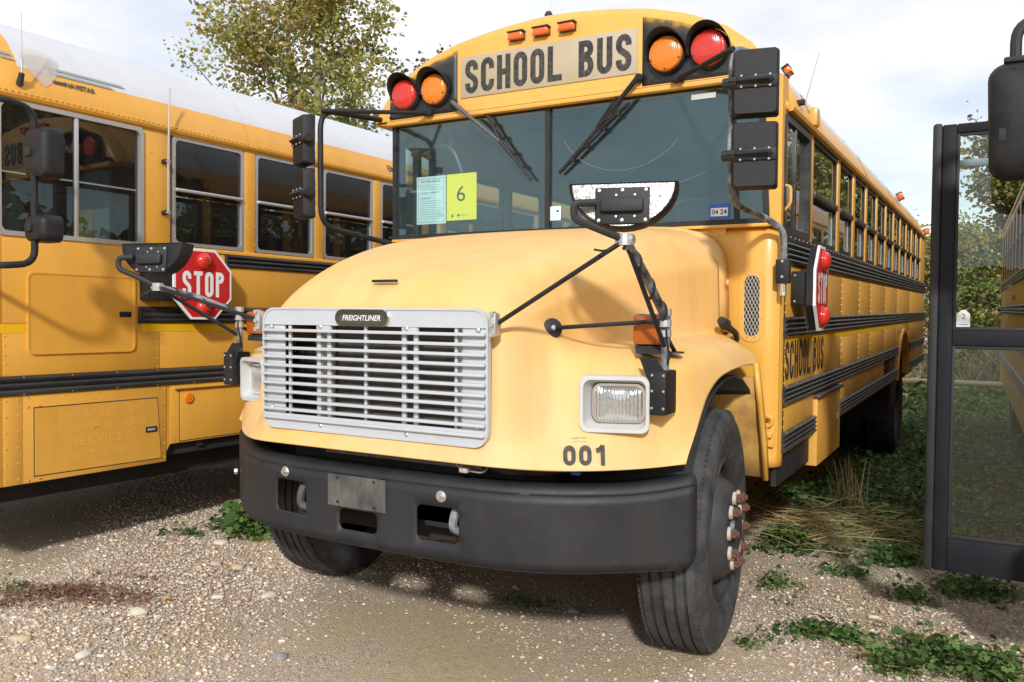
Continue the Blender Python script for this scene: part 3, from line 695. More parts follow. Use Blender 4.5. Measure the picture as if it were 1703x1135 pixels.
# side vent
mb = MB(); ring_plate(mb, rrect(.118, .34, .058, 8), rrect(.07, .285, .034, 8), 0, .004, 0, F_FRONT(1.091, .49, 1.457)); v = mb.build('cowl_vent', M['yellow'], B)
mb = MB(); mb.prism(rrect(.07, .285, .034, 8), .0006, .0012, 0, F_FRONT(1.091, .49, 1.457)); mb.build('vent_backing', M['dark'], v)
mb = MB(); X = F_FRONT(1.091, .487, 1.457)
for i in range(-1, 5):
    for j in range(-9, 10):
        cx = (i - 1.5) * .0165 + (.00825 if j % 2 else 0); cz = j * .0165
        if abs(cx) > .036 or abs(cz) > .137 or (abs(cz) > .115 and abs(cx) > .025): continue
        d = [(cx - .0082, cz), (cx, cz + .0165), (cx + .0082, cz), (cx, cz - .0165)]
        for k in range(4):
            a, b = d[k], d[(k + 1) % 4]; mb.tube([X @ Vector((a[0], a[1], 0)), X @ Vector((b[0], b[1], 0))], .0016, 4, cap=False)
stuff(mb.build('vent_mesh', M['wire'], v))
mb = MB()
for k in range(8):
    a = 2 * pi * (k + .5) / 8; rivet_dome(mb, (1.091 + .049 * cos(a), .4855, 1.457 + .157 * sin(a)), (0, -1, 0), .0045, .003)
mb.build('vent_screw', M['bolt'], v)
# windshield: two panes, rubber gasket, centre post, small corner lights
ws = MB(); ring_plate(ws, [(-1.035, 1.842), (1.165, 1.842), (1.13, 2.535), (-1.035, 2.535)], [(-1.010, 1.868), (1.135, 1.868), (1.10, 2.50), (-1.005, 2.50)], 0, .03, 0, F_FRONT(0, .525, 0))
wf = ws.build('windshield_frame', M['rubber'], B)
for sx in (1, -1):
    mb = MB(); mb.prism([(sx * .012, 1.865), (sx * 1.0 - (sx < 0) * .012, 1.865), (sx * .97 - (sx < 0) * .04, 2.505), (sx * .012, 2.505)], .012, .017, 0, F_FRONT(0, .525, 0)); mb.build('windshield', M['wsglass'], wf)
    if sx < 0: continue
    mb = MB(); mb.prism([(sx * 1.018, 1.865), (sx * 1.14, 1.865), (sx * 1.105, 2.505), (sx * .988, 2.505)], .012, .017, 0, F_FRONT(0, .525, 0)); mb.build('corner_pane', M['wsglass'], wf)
    mb = MB(); mb.prism([(sx * .998, 1.86), (sx * 1.02, 1.86), (sx * .99, 2.51), (sx * .968, 2.51)], .004, .028, 0, F_FRONT(0, .525, 0)); mb.build('corner_bar', M['rubber'], wf)
    mb = MB(); mb.prism([(sx * 1.155, 1.83), (sx * 1.215, 1.83), (sx * 1.215, 2.52), (sx * 1.12, 2.52)], -.09, .024, 0, F_FRONT(0, .525, 0)); mb.build('corner_pillar', M['yellow'], B)
mb = MB(); mb.prism([(-.014, 1.86), (.014, 1.86), (.014, 2.51), (-.014, 2.51)], .002, .032, 0, F_FRONT(0, .525, 0)); mb.build('centre_bar', M['rubber'], wf)

# ---- front roof cap with sign header
def cap_outline(k=0.0):
    """header outline in front view, shrunk by k"""
    pts = [(x, z) for x, z in PROF]; c = []
    for i, (x, z) in enumerate(pts):
        a = Vector(pts[max(i - 1, 0)]); b = Vector(pts[min(i + 1, len(pts) - 1)]); t = (b - a).normalized(); nrm = Vector((t.y, -t.x))
        if nrm.dot(Vector((x, z - 2.3))) < 0: nrm = -nrm
        c.append((x - nrm.x * k, z - nrm.y * k))
    return c
mb = MB()
LOW = 2.53
def above(pts):
    q = [p for p in refine(pts, 6) if p[1] >= LOW]; x = sqrt(1) * 1.0
    return [(q[0][0] + .004, LOW)] + q + [(q[-1][0] - .004, LOW)]
secs = [(.455, above(cap_outline(.055))), (.465, above(cap_outline(.028))), (.49, above(cap_outline(.008))), (.56, above(cap_outline(0)))]
N = min(len(s) for _, s in secs)
def resample(p, n):
    P = [Vector(q) for q in p]; L = [0]
    for a, b in zip(P[:-1], P[1:]): L.append(L[-1] + (b - a).length)
    out = []
    for k in range(n):
        d = L[-1] * k / (n - 1); i = max(j for j in range(len(L)) if L[j] <= d + 1e-9); i = min(i, len(P) - 2)
        t = (d - L[i]) / max(L[i + 1] - L[i], 1e-9); out.append(P[i].lerp(P[i + 1], t))
    return out
N = 49; S = [(y, resample(p, N)) for y, p in secs]
vs = [(p.x, y, p.y) for y, s in S for p in s]; fs = []
for i in range(3):
    for j in range(N - 1): fs.append((i * N + j, i * N + j + 1, (i + 1) * N + j + 1, (i + 1) * N + j))
fs.append(tuple(range(N))[::-1])
lo = [(S[0][1][-1].x, .455, LOW), (S[0][1][0].x, .455, LOW)]
mb.add(vs, fs); mb.box((-1.05, .457, 2.505), (1.12, .60, 2.531), bevel=.004)
mb.box((1.12, .505, 2.36), (1.17, .60, 2.531))
mb.build('front_cap', M['yellow'], B, angle=50)
# cheeks of the cap that wrap back to the side
for sx in (1,):
    mb = MB(); mb.add([(sx * 1.115, .46, 2.50), (sx * 1.19, .62, 2.37), (sx * 1.218, .62, 2.40), (sx * 1.213, .62, 2.46), (sx * 1.15, .49, 2.56), (sx * 1.10, .457, 2.56)], [(0, 1, 2, 3, 4, 5)]); o = mb.build('cap_cheek', M['yellow'], B); md = o.modifiers.new('t', 'SOLIDIFY'); md.thickness = .01
# black lamp panels with worn upper edges
for sx in (1, -1):
    top = [(p.x, p.y - .004) for p in resample(secs[0][1], 200) if (.535 < sx * p.x < 1.02)]
    top.sort(key=lambda q: abs(q[0]))
    mb = MB(); n = 10; cols = [top[int(i * (len(top) - 1) / 14)] for i in range(15)]
    vs = []; ed = []
    for x, zt in cols:
        for k in range(n + 1): vs.append((x, .4525, 2.537 + (zt - 2.537) * k / n)); ed.append(max(0, 1 - (zt - vs[-1][2]) / .085) * .80)
    fs = [(i * (n + 1) + k, (i + 1) * (n + 1) + k, (i + 1) * (n + 1) + k + 1, i * (n + 1) + k + 1) for i in range(14) for k in range(n)]
    mb.add(vs, fs); o = mb.build('lamp_panel', M['fadedblack'], B)
    at = o.data.attributes.new('edge', 'FLOAT', 'POINT'); at.data.foreach_set('value', np.array(ed, np.float32))
    md = o.modifiers.new('t', 'SOLIDIFY'); md.thickness = .002; md.offset = 0
# sign board
mb = MB(); mb.box((-.522, .449, 2.603), (.522, .454, 2.826), bevel=.0015); sg = mb.build('school_bus_sign', M['tan'], B)
mb = MB(); wtot = stroke_text(MB(), 'SCHOOL BUS', Matrix(), .182, .46, .105, .42, .172)
stroke_text(mb, 'SCHOOL BUS', F_FRONT(-wtot / 2, .4475, 2.623), .182, .46, .105, .42, .172); mb.build('sign_lettering', M['ink'], sg)
# rivet rows along the header
mb = MB()
for x in np.arange(-.52, .53, .022): rivet_dome(mb, (x, .455, 2.565), (0, -1, 0), .0038, .003)
stuff(mb.build('header_rivet', M['yellow'], B))
mb = MB()
for sx in (1, -1):
    for x in np.arange(.58, 1.02, .04): rivet_dome(mb, (sx * x, .4505, 2.552), (0, -1, 0), .006, .004)
stuff(mb.build('panel_rivet', M['black'], B))
# warning lamps with visors
def warning_lamp(x, z, lensm):
    X = F_FRONT(x, .451, z)
    mb = MB(); mb.lathe([(.094, 0), (.094, .012), (.089, .030), (.086, .034)], 32, 0, X); mb.lathe([(.086, .034), (.0, .034)], 32, 0, X); h = mb.build('warning_lamp', M['rubber'], B)
    mb = MB(); mb.lathe([(.084, .030), (.084, .040), (.079, .048), (.074, .0485), (.068, .0535), (.064, .0535), (.057, .0575), (.052, .0572), (.045, .0605), (.040, .0598), (.032, .0625), (.027, .0615), (.018, .064), (.013, .0625), (0, .064)], 32, 0, X); mb.build('lens', lensm, h)
    mb = MB(); vs = []; n = 24
    for k in range(n + 1):
        a = radians(-14 + 208 * k / n); d = .036 + .080 * max(0, sin(max(min(a, pi), 0))) ** .8
        for r, hh in ((.097, .0), (.100, d * .5), (.104, d)): vs.append((r * cos(a), r * sin(a) + .004, hh))
    fs = [(3 * k + j, 3 * k + 3 + j, 3 * k + 4 + j, 3 * k + 1 + j) for k in range(n) for j in range(2)]
    mb.add(vs, fs, 0, X); o = mb.build('visor', M['plastic'], h); md = o.modifiers.new('t', 'SOLIDIFY'); md.thickness = .004
    mb = MB()
    for a in (-.4, pi + .4, -pi / 2): rivet_dome(mb, X @ Vector((.074 * cos(a), .074 * sin(a), .049)), (0, -1, 0), .006, .003)
    mb.build('lens_screw', M['black'], h)
for x, mm in ((-.888, 'redlens'), (-.680, 'amberlens'), (.680, 'amberlens'), (.888, 'redlens')): warning_lamp(x, 2.662 + (.004 if abs(x) < .8 else 0), M[mm])
# marker lamps
def marker(p, X=None, parent=None, w=.092, h=.044, d=.04):
    X = X or F_FRONT(*p)
    mb = MB(); mb.box((-w / 2, -h / 2, 0), (w / 2, h / 2, .010), 0, X, bevel=.003); mb.box((-w / 2 - .002, h / 2 - .004, 0), (w / 2 + .002, h / 2 + .003, d + .002), 0, X, bevel=.001); b = mb.build('marker_lamp', M['black'], parent or B)
    mb = MB(); mb.box((-w / 2 + .003, -h / 2 + .003, .008), (w / 2 - .003, h / 2 - .005, d), 0, X, bevel=.008); mb.build('lens', M['markerlens'], b)
for x in (-.160, -.010, .140): marker((x, .455, 2.886))
for y in (1.05,): marker(None, frameX((1.10, y, 2.665), (0, 1, 0), (-.5, 0, .85)))
marker(None, frameX((1.17, 5.9, 2.57), (0, 1, 0), (-.4, 0, .9)), w=.12, h=.07, d=.06); marker(None, frameX((1.205, 8.9, 2.46), (0, 1, 0), (-.2, 0, .97)), w=.12, h=.07, d=.06)
mb = MB(); mb.box((1.19, 1.22, 2.42), (1.235, 1.31, 2.52), bevel=.012); mb.build('roof_bracket', M['yellow'], B)
# antennas
mb = MB(); mb.lathe([(.022, -.02), (.022, .035), (.013, .05), (0, .05)], 12, 0, Matrix.Translation((-.04, .575, 2.985))); a = mb.build('antenna_base', M['rubber'], B)
mb = MB(); mb.tube([(-.04, .575, 3.03), (-.04, .575, 3.12), (-.04, .575, 3.19)], [.008, .008, .004], 8); mb.build('antenna_rod', M['alu'], a)
mb = MB(); mb.tube([(1.19, .90, 2.47), (1.232, .90, 2.475)], .016, 10); a = mb.build('antenna_base', M['rubber'], B)
mb = MB(); mb.tube([(1.236, .90, 2.475), (1.24, 1.22, 2.80)], [.004, .002], 6); mb.build('antenna_rod', M['alu'], a)
# wipers
def wiper(piv, elbow, tip0, tip1, sx):
    mb = MB(); mb.lathe([(.022, 0), (.022, .02), (.014, .03), (0, .03)], 12, 0, F_FRONT(piv[0], .452, piv[1])); w = mb.build('wiper', M['plastic'], B)
    mb = MB(); mb.tube([(piv[0], .425, piv[1]), ((piv[0] * .6 + elbow[0] * .4), .43, piv[1] * .6 + elbow[1] * .4), (elbow[0], .45, elbow[1])], [.014, .011, .007], 8); mb.build('wiper_arm', M['armgrey'] if sx < 0 else M['plastic'], w)
    mb = MB(); mb.tube([(piv[0] - sx * .02 + (.16 if sx < 0 else -.1), .47, 2.52), (elbow[0], .475, elbow[1] + .03)], .006, 6); mb.build('wiper_link', M['plastic'], w)
    mb = MB(); mb.tube([(tip0[0], .472, tip0[1]), (elbow[0], .452, elbow[1]), (tip1[0], .472, tip1[1])], [.006, .011, .006], 6)
    mb.tube([(tip0[0], .483, tip0[1]), (tip1[0], .483, tip1[1])], .006, 6)
    for t in (.15, .35, .6, .8): p = Vector(tip0).lerp(Vector(tip1), t); mb.box((p.x - .012, .462, p.y - .012), (p.x + .012, .49, p.y + .012), bevel=.003)
    mb.build('wiper_blade', M['rubber'], w)
wiper((-.565, 2.585), (-.265, 2.34), (-.36, 2.50), (-.085, 2.13), -1)
wiper((.535, 2.575), (.29, 2.335), (.47, 2.47), (.08, 2.15), 1)
# cracks in the glass: fine pale scratches
mb = MB()
def scratch(cx, cz, r, a0, a1):
    mb.tube([(cx + r * cos(radians(a0 + (a1 - a0) * k / 20)), .5075, cz + r * .85 * sin(radians(a0 + (a1 - a0) * k / 20))) for k in range(21)], .0007, 4)
scratch(.42, 2.45, .36, 205, 325); scratch(.55, 2.62, .68, 248, 318)
mb.build('glass_scratch', M['scratch'], wf)
# stickers on the glass
mb = MB(); mb.box((.875, .5055, 1.872), (.975, .5075, 1.945)); st = mb.build('inspection_sticker', M['stickerblue'], wf)
mb = MB(); mb.box((.884, .5048, 1.886), (.966, .5056, 1.925)); mb.build('sticker_field', M['white'], st)
mb = MB(); font_text(mb, '04', F_FRONT(.889, .5042, 1.894), .031, .024, .02); font_text(mb, '24', F_FRONT(.929, .5042, 1.894), .033, .024, .02); mb.build('sticker_print', M['ink'], st)
mb = MB(); mb.box((.010, .5055, 1.908), (.076, .5075, 1.982)); st = mb.build('pale_sticker', M['paperblue'], wf)
mb = MB(); mb.box((.050, .5048, 1.950), (.066, .5056, 1.962)); mb.build('sticker_emblem', M['stickerblue'], st)
mb = MB(); font_text(mb, 'registration', F_FRONT(.016, .5048, 1.928), .052, .006); mb.build('sticker_print', M['greyink'], st)
# overhead hardware seen through the glass
mb = MB(); mb.box((.78, .505, 2.452), (.90, .5075, 2.478)); mb.build('small_sticker', M['bezel'], wf)

# ---- hood (subdivided control cage, mirrored)
C0 = (0, .28, .50)
ROWS = [
 # c0            c1             c2             c3                  c4                  c5                  c6                  c7                 c8                  c9                  c10
 [(0,-1.00,.885),(.28,-1.0,.885),(.50,-.995,.884),(.57,-.985,.883),(.63,-.965,.881),(.70,-.93,.878),(.79,-.868,.872),(.92,-.772,.870),(1.03,-.672,.873),(1.105,-.600,.880),(1.138,-.590,.888)],
 [(0,-.978,.957),(.28,-.978,.957),(.50,-.974,.957),(.572,-.962,.950),(.63,-.94,.93),(.70,-.892,.93),(.79,-.835,.93),(.92,-.748,.93),(1.035,-.655,.93),(1.108,-.585,.932),(1.143,-.560,.935)],
 [(0,-.965,1.0),(.28,-.965,1.0),(.50,-.963,1.0),(.572,-.952,1.0),(.63,-.915,1.0),(.715,-.810,1.0),(.808,-.772,1.012),(.92,-.715,1.012),(1.028,-.650,1.012),(1.115,-.565,.995),(1.15,-.505,1.0)],
 [(0,-.955,1.2),(.28,-.955,1.2),(.50,-.953,1.2),(.572,-.940,1.2),(.622,-.895,1.2),(.695,-.775,1.19),(.808,-.742,1.192),(.92,-.695,1.192),(1.028,-.645,1.192),(1.115,-.555,1.20),(1.152,-.405,1.105)],
 [(0,-.945,1.40),(.28,-.945,1.40),(.50,-.943,1.40),(.568,-.925,1.395),(.612,-.870,1.385),(.655,-.745,1.335),(.765,-.665,1.275),(.92,-.612,1.272),(1.045,-.56,1.262),(1.118,-.485,1.240),(1.156,-.335,1.145)],
 [(0,-.93,1.462),(.28,-.93,1.460),(.50,-.922,1.452),(.566,-.89,1.438),(.615,-.80,1.418),(.655,-.64,1.335),(.765,-.515,1.300),(.92,-.46,1.297),(1.05,-.42,1.285),(1.122,-.37,1.262),(1.158,-.265,1.172)],
 [(0,-.865,1.545),(.28,-.865,1.543),(.50,-.85,1.528),(.572,-.80,1.495),(.622,-.70,1.440),(.668,-.52,1.312),(.775,-.36,1.300),(.925,-.31,1.306),(1.055,-.28,1.295),(1.127,-.24,1.272),(1.160,-.17,1.188)],
 [(0,-.64,1.655),(.28,-.64,1.652),(.515,-.62,1.640),(.62,-.58,1.600),(.672,-.52,1.500),(.715,-.41,1.302),(.80,-.2,1.306),(.94,-.16,1.313),(1.065,-.14,1.301),(1.132,-.12,1.277),(1.163,-.06,1.197)],
 [(0,-.25,1.762),(.28,-.25,1.760),(.56,-.25,1.748),(.705,-.25,1.705),(.775,-.24,1.570),(.800,-.18,1.305),(.88,0,1.316),(.97,.05,1.316),(1.075,.06,1.302),(1.138,.07,1.276),(1.166,.08,1.204)],
 [(0,.10,1.822),(.28,.10,1.820),(.61,.10,1.808),(.80,.10,1.768),(.875,.10,1.610),(.890,.12,1.325),(.95,.20,1.325),(1.02,.22,1.316),(1.09,.22,1.295),(1.142,.22,1.262),(1.167,.21,1.203)],
 [(0,.42,1.850),(.28,.42,1.848),(.66,.41,1.838),(.88,.40,1.798),(.957,.40,1.648),(.968,.40,1.335),(1.02,.37,1.310),(1.07,.35,1.285),(1.12,.34,1.258),(1.15,.33,1.232),(1.166,.32,1.195)],
]
def build_hood():
    nr, nc = len(ROWS), 11
    bm = bmesh.new(); g = {}
    for r in range(nr):
        for c in range(nc):
            x, y, z = ROWS[r][c]
            g[r, c] = bm.verts.new((x, y, z))
            if c: g[r, -c] = bm.verts.new((-x, y, z))
    for r in range(nr - 1):
        for c in range(-nc + 1, nc - 1):
            if 1 <= r <= 3 and -2 <= c <= 1: continue          # opening behind the grille
            if r == 2 and c in (6, 7, -7, -8): continue        # lamp openings
            bm.faces.new((g[r, c], g[r, c + 1], g[r + 1, c + 1], g[r + 1, c]))
    cl = bm.edges.layers.float.new('crease_edge')
    def crease(a, b, v):
        e = bm.edges.get((g[a], g[b]))
        if e: e[cl] = v
    for s in (1, -1):
        for r in range(nr - 1):
            crease((r, s * 10), (r + 1, s * 10), 1)
            if r >= 5: crease((r, s * 4), (r + 1, s * 4), .75); crease((r, s * 5), (r + 1, s * 5), .45)
            if r < 4: crease((r, s * 3), (r + 1, s * 3), .45)
            if 1 <= r < 4: crease((r, s * 5), (r + 1, s * 5), .4)
        for c in range(10): crease((0, s * c), (0, s * (c + 1)), 1)
        for c in range(2): crease((1, s * c), (1, s * (c + 1)), .8); crease((4, s * c), (4, s * (c + 1)), .8)
        for r in range(1, 4): crease((r, s * 2), (r + 1, s * 2), .8)
        for c in (6, 7): crease((2, s * c), (2, s * (c + 1)), .8); crease((3, s * c), (3, s * (c + 1)), .8)
        for c in (6, 8): crease((2, s * c), (3, s * c), .8)
        crease((3, s * 6), (4, s * 6), .5); crease((1, s * 6), (2, s * 6), .5)
    bmesh.ops.recalc_face_normals(bm, faces=bm.faces[:])
    if sum(f.normal.y * -1 + f.normal.z for f in bm.faces) < 0: bmesh.ops.reverse_faces(bm, faces=bm.faces[:])
    me = bpy.data.meshes.new('hood'); bm.to_mesh(me); bm.free(); me.materials.append(M['hood'])
    me.polygons.foreach_set("use_smooth", [True] * len(me.polygons))
    o = bpy.data.objects.new('hood', me); COL.objects.link(o); o.parent = B
    md = o.modifiers.new('sub', 'SUBSURF'); md.levels = 4; md.render_levels = 4
    md = o.modifiers.new('thick', 'SOLIDIFY'); md.thickness = .012; md.offset = -1
    return o
hood = build_hood()
# rear hood flange strips and rubber latches
for sx in (1, -1):
    cp = [(sx * x, z) for x, y, z in [(.0, 0, 1.850), (.5, 0, 1.846), (.74, 0, 1.832), (.84, 0, 1.806), (.905, 0, 1.77), (.945, 0, 1.715), (.962, 0, 1.645), (.968, 0, 1.50), (.972, 0, 1.33)]]
    mb = MB(); mb.sweep(cp, [((0, .36, -.035), (.965, 0, 0), (0, 0, 1)), ((0, .40, -.012), (.992, 0, 0), (0, 0, 1)), ((0, .43, .003), (1.006, 0, 0), (0, 0, 1)), ((0, .489, .0), (1.015, 0, 0), (0, 0, 1))]); o = mb.build('hood_collar', M['hood'], B); md = o.modifiers.new('t', 'SOLIDIFY'); md.thickness = .006
    X = frameX((sx * 1.03, .40, 1.315), (0, 1, 0), (0, 0, 1))
    mb = MB(); mb.tube(bez([(sx * 1.03, .47, 1.30), (sx * 1.03, .44, 1.33), (sx * 1.01, .31, 1.375)]), [.012] * 2 + [.014] * 6 + [.018], 8); mb.tube([(sx * 1.012, .335, 1.37), (sx * 1.005, .285, 1.39)], [.028, .02], 8); mb.build('hood_latch', M['rubber'], B)
    mb = MB(); mb.lathe([(.016, 0), (.016, .006), (.008, .010), (0, .010)], 12, 0, frameX((sx * .99, .43, 1.565), (0, 1, 0), (0, 0, 1)) if sx > 0 else frameX((sx * .99, .43, 1.565), (0, -1, 0), (0, 0, 1))); mb.build('hood_button', M['hood'], B)
mb = MB(); mb.box((-.06, -.882, 1.5415), (.06, -.866, 1.552), bevel=.002); mb.build('hood_slot', M['dark'], B)
# ---- grille
gy = -.968
mb = MB(); X = F_FRONT(0, gy, 1.1925)
ring_plate(mb, rrect(1.10, .495, .06, 6), rrect(1.085, .48, .055, 6), 0, .022, 0, X)
grille = mb.build('grille', M['silver'], B)
def gpart(name, x0, x1, z0, z1, y0, y1, bevel=.003, m='silver'):
    mb = MB(); mb.box((x0, gy - y1, z0), (x1, gy - y0, z1), bevel=bevel); return mb.build(name, M[m], grille)
mb = MB(); P = rrect(1.086, .481, .054, 6)
top = [p for p in P if p[1] > .17]; top = sorted(top, key=lambda p: -p[0])
mb.prism([(.543, .178)] + [p for p in P if p[1] > .178] + [(-.543, .178)], .006, .018, 0, X); mb.build('grille_top_band', M['silver'], grille)
mb = MB(); mb.prism([(-.543, -.186)] + [p for p in P if p[1] < -.1868 and p[0] < 0] + [p for p in P if p[1] < -.1868 and p[0] > 0] + [(.543, -.186)], .006, .018, 0, X); mb.build('grille_bottom_band', M['silver'], grille)
for sx in (1, -1): gpart('grille_side_panel', min(sx * .435, sx * .541), max(sx * .435, sx * .541), .985, 1.375, .002, .010)
bars = [1.348 - .0358 * k for k in range(11)]
b0 = None
for z in bars:
    if b0 is None:
        mb = MB(); mb.box((-.541, gy - .034, -.0058), (.541, gy - .008, .0058), bevel=.002); b0 = mb.build('grille_bar', M['silver'], grille, loc=(0, 0, z))
    else: inst(b0, 'grille_bar', grille, (0, 0, z))
for x, w in ((-.25, .014), (-.196, .014), (.174, .014), (.229, .014), (-.011, .008), (-.408, .007), (.408, .007)): gpart('grille_upright', x - w / 2 - .003, x + w / 2 + .003, .985, 1.376, .0, .011, .002)
for x in (-.223, .2015):
    for z in (1.367, .975): gpart('grille_tab', x - .035, x + .035, z - .016, z + .016, .004, .0145, .002)
mb = MB()
for x, z in ((-.505, 1.362), (-.236, 1.365), (.19, 1.365), (.505, 1.364), (-.505, 1.03), (-.236, .97), (.19, .968), (.505, 1.02)): mb.lathe([(.009, 0), (.009, .006), (.005, .009), (0, .009)], 10, 0, F_FRONT(x, gy - .013, z))
mb.build('grille_screw', M['bolt'], grille)
# maker's oval
X = F_FRONT(-.016, gy - .016, 1.402)
def pill(w, h, n=10): return [(w / 2 - h / 2 + h / 2 * cos(radians(-90 + 180 * k / n)), h / 2 * sin(radians(-90 + 180 * k / n))) for k in range(n + 1)] + [(-w / 2 + h / 2 + h / 2 * cos(radians(90 + 180 * k / n)), h / 2 * sin(radians(90 + 180 * k / n))) for k in range(n + 1)]
mb = MB(); ring_plate(mb, pill(.262, .062), pill(.226, .036), 0, .014, 0, X); mb.prism(pill(.268, .066), -.004, .008, 0, X); lg = mb.build('maker_badge', M['chrome'], grille)
mb = MB(); mb.prism(pill(.230, .039), .0, .0115, 0, X); mb.build('badge_field', M['ink2'], lg)
mb = MB(); font_text(mb, 'FREIGHTLINER', X @ Matrix.Translation((0, -.0105, .0128)), .188, .021, .012, .18, 1.0, align='C'); mb.build('badge_lettering', M['white'], lg)
# radiator and things in the nose
mb = MB(); mb.box((-.36, -.88, .86), (.38, -.84, 1.40)); rad = mb.build('radiator', M['radiator'], B)
mb = MB()
for k in range(14): mb.box((-.20, -.888, .87 + .036 * k), (.36, -.880, .883 + .036 * k))
mb.build('radiator_fin', M['radiator'], rad)
mb = MB(); mb.box((-.33, -.91, .88), (-.24, -.885, 1.39), bevel=.01); mb.build('radiator_tank', M['cream'], rad)
mb = MB(); mb.box((.36, -.905, .90), (.40, -.86, 1.38), bevel=.005); mb.build('radiator_side', M['bezel'], rad)
mb = MB(); mb.box((-.55, -.80, .6), (.60, .30, 1.30)); mb.box((-.9, -.55, .95), (.9, .46, 1.22)); mb.build('engine_bay', M['dark'], B)
# ---- headlamps
def headlamp(sx):
    e1 = Vector((.250, .088, 0)).normalized()
    if sx > 0: X = frameX((.917, -.722, 1.102), e1, (0, 0, 1))
    else: X = frameX((-.902, -.703, 1.102), (e1.x, -e1.y, 0), (0, 0, 1))
    mb = MB(); O = rrect(.250, .204, .03, 5); I = rrect(.222, .174, .028, 5); L = rrect(.186, .140, .03, 5); sh = .012 * sx
    n = len(O); vs = []
    for poly, h, dx in ((O, -.03, 0), (O, .014, 0), ([(p[0] * .985, p[1] * .985) for p in O], .022, 0), (I, .022, 0), (I, .016, 0), ([(p[0] + sh, p[1]) for p in L], -.045, 0)):
        vs += [(p[0] + dx, p[1], h) for p in poly]
    fs = [(k * n + i, k * n + (i + 1) % n, (k + 1) * n + (i + 1) % n, (k + 1) * n + i) for k in range(5) for i in range(n)]
    mb.add(vs, fs, 0, X); hl = mb.build('headlamp', M['bezel'], B)
    mb = MB(); ring_plate(mb, [(p[0] + sh, p[1]) for p in rrect(.206, .154, .034, 5)], [(p[0] + sh, p[1]) for p in rrect(.170, .122, .028, 5)], -.046, -.036, 0, X); mb.prism([(p[0] + sh, p[1]) for p in rrect(.2, .15, .03, 5)], -.07, -.05, 0, X); mb.build('lamp_gasket', M['rubber'], hl)
    mb = MB(); Lp = rrect(.180, .132, .03, 5); vs = []
    for k, h in ((1, -.036), (.97, -.026), (.85, -.018), (.5, -.011), (.2, -.009)): vs += [(p[0] * k + sh, p[1] * k, h) for p in Lp]
    fs = [(k * n + i, k * n + (i + 1) % n, (k + 1) * n + (i + 1) % n, (k + 1) * n + i) for k in range(4) for i in range(n)] + [tuple(4 * n + i for i in range(n))]
    mb.add(vs, fs, 0, X); mb.build('lamp_lens', M['headlens'], hl)
    mb = MB(); ring_plate(mb, [(p[0] + sh, p[1]) for p in rrect(.19, .142, .032, 5)], [(p[0] + sh, p[1]) for p in rrect(.172, .124, .03, 5)], -.034, -.024, 0, X); mb.build('lamp_rim', M['chrome'], hl)
headlamp(1); headlamp(-1)
# fleet number
mb = MB(); X = frameX((.775, -.874, .893), (.925, -.14 * 5.2 + .60 + .0, 0), (0, 0, 1))
def hood_point(x):   # front lip plan curve at z about .93
    t = [(.70, -.896), (.79, -.838), (.92, -.751), (1.035, -.658)]
    for (a, ya), (b, yb) in zip(t[:-1], t[1:]):
        if a <= x <= b: return ya + (yb - ya) * (x - a) / (b - a)
ea = Vector((.94, hood_point(.94))) - Vector((.78, hood_point(.78)))
X = frameX((.785, hood_point(.785) - .022, .890), (ea.x, ea.y, 0), (0, .25, 1))
for poly_h, mname in ((0, 'ink'),):
    mb = MB(); stroke_text(mb, '001', X, .071, .63, .17, .3, .215); mb.build('fleet_number', M['ink'], hood)
mb = MB()
for k in range(2): x = .80 + .022 * k; mb.tube([(x, hood_point(x) - .0115, .985 + .002 * k), (x + .026, hood_point(x + .026) - .0125, .986)], [.0006, .0016], 4)
mb.build('paint_scratch', M['rust'], hood)
# turn signals on the fenders
for sx in (1, -1):
    X = F_FRONT(sx * .998, -.585, 1.365)
    mb = MB(); mb.box((-.062, -.058, -.05), (.062, .058, .008), 0, X, bevel=.008); ts = mb.build('turn_signal', M['chipped'], B)
    mb = MB(); mb.box((-.058, -.054, .006), (.058, .054, .034), 0, X, bevel=.010); mb.build('signal_lens', M['darkamber'], ts)
    mb = MB(); mb.add([(-.055, -.058, -.03), (.055, -.058, -.03), (.065, -.092, -.05), (-.05, -.092, -.05), (-.055, -.058, .02), (.055, -.058, .02), (.065, -.085, .04), (-.04, -.085, .04)], [(0, 1, 2, 3), (4, 7, 6, 5), (0, 4, 5, 1), (1, 5, 6, 2), (2, 6, 7, 3), (3, 7, 4, 0)], 0, X); mb.build('signal_foot', M['rubber'], ts)
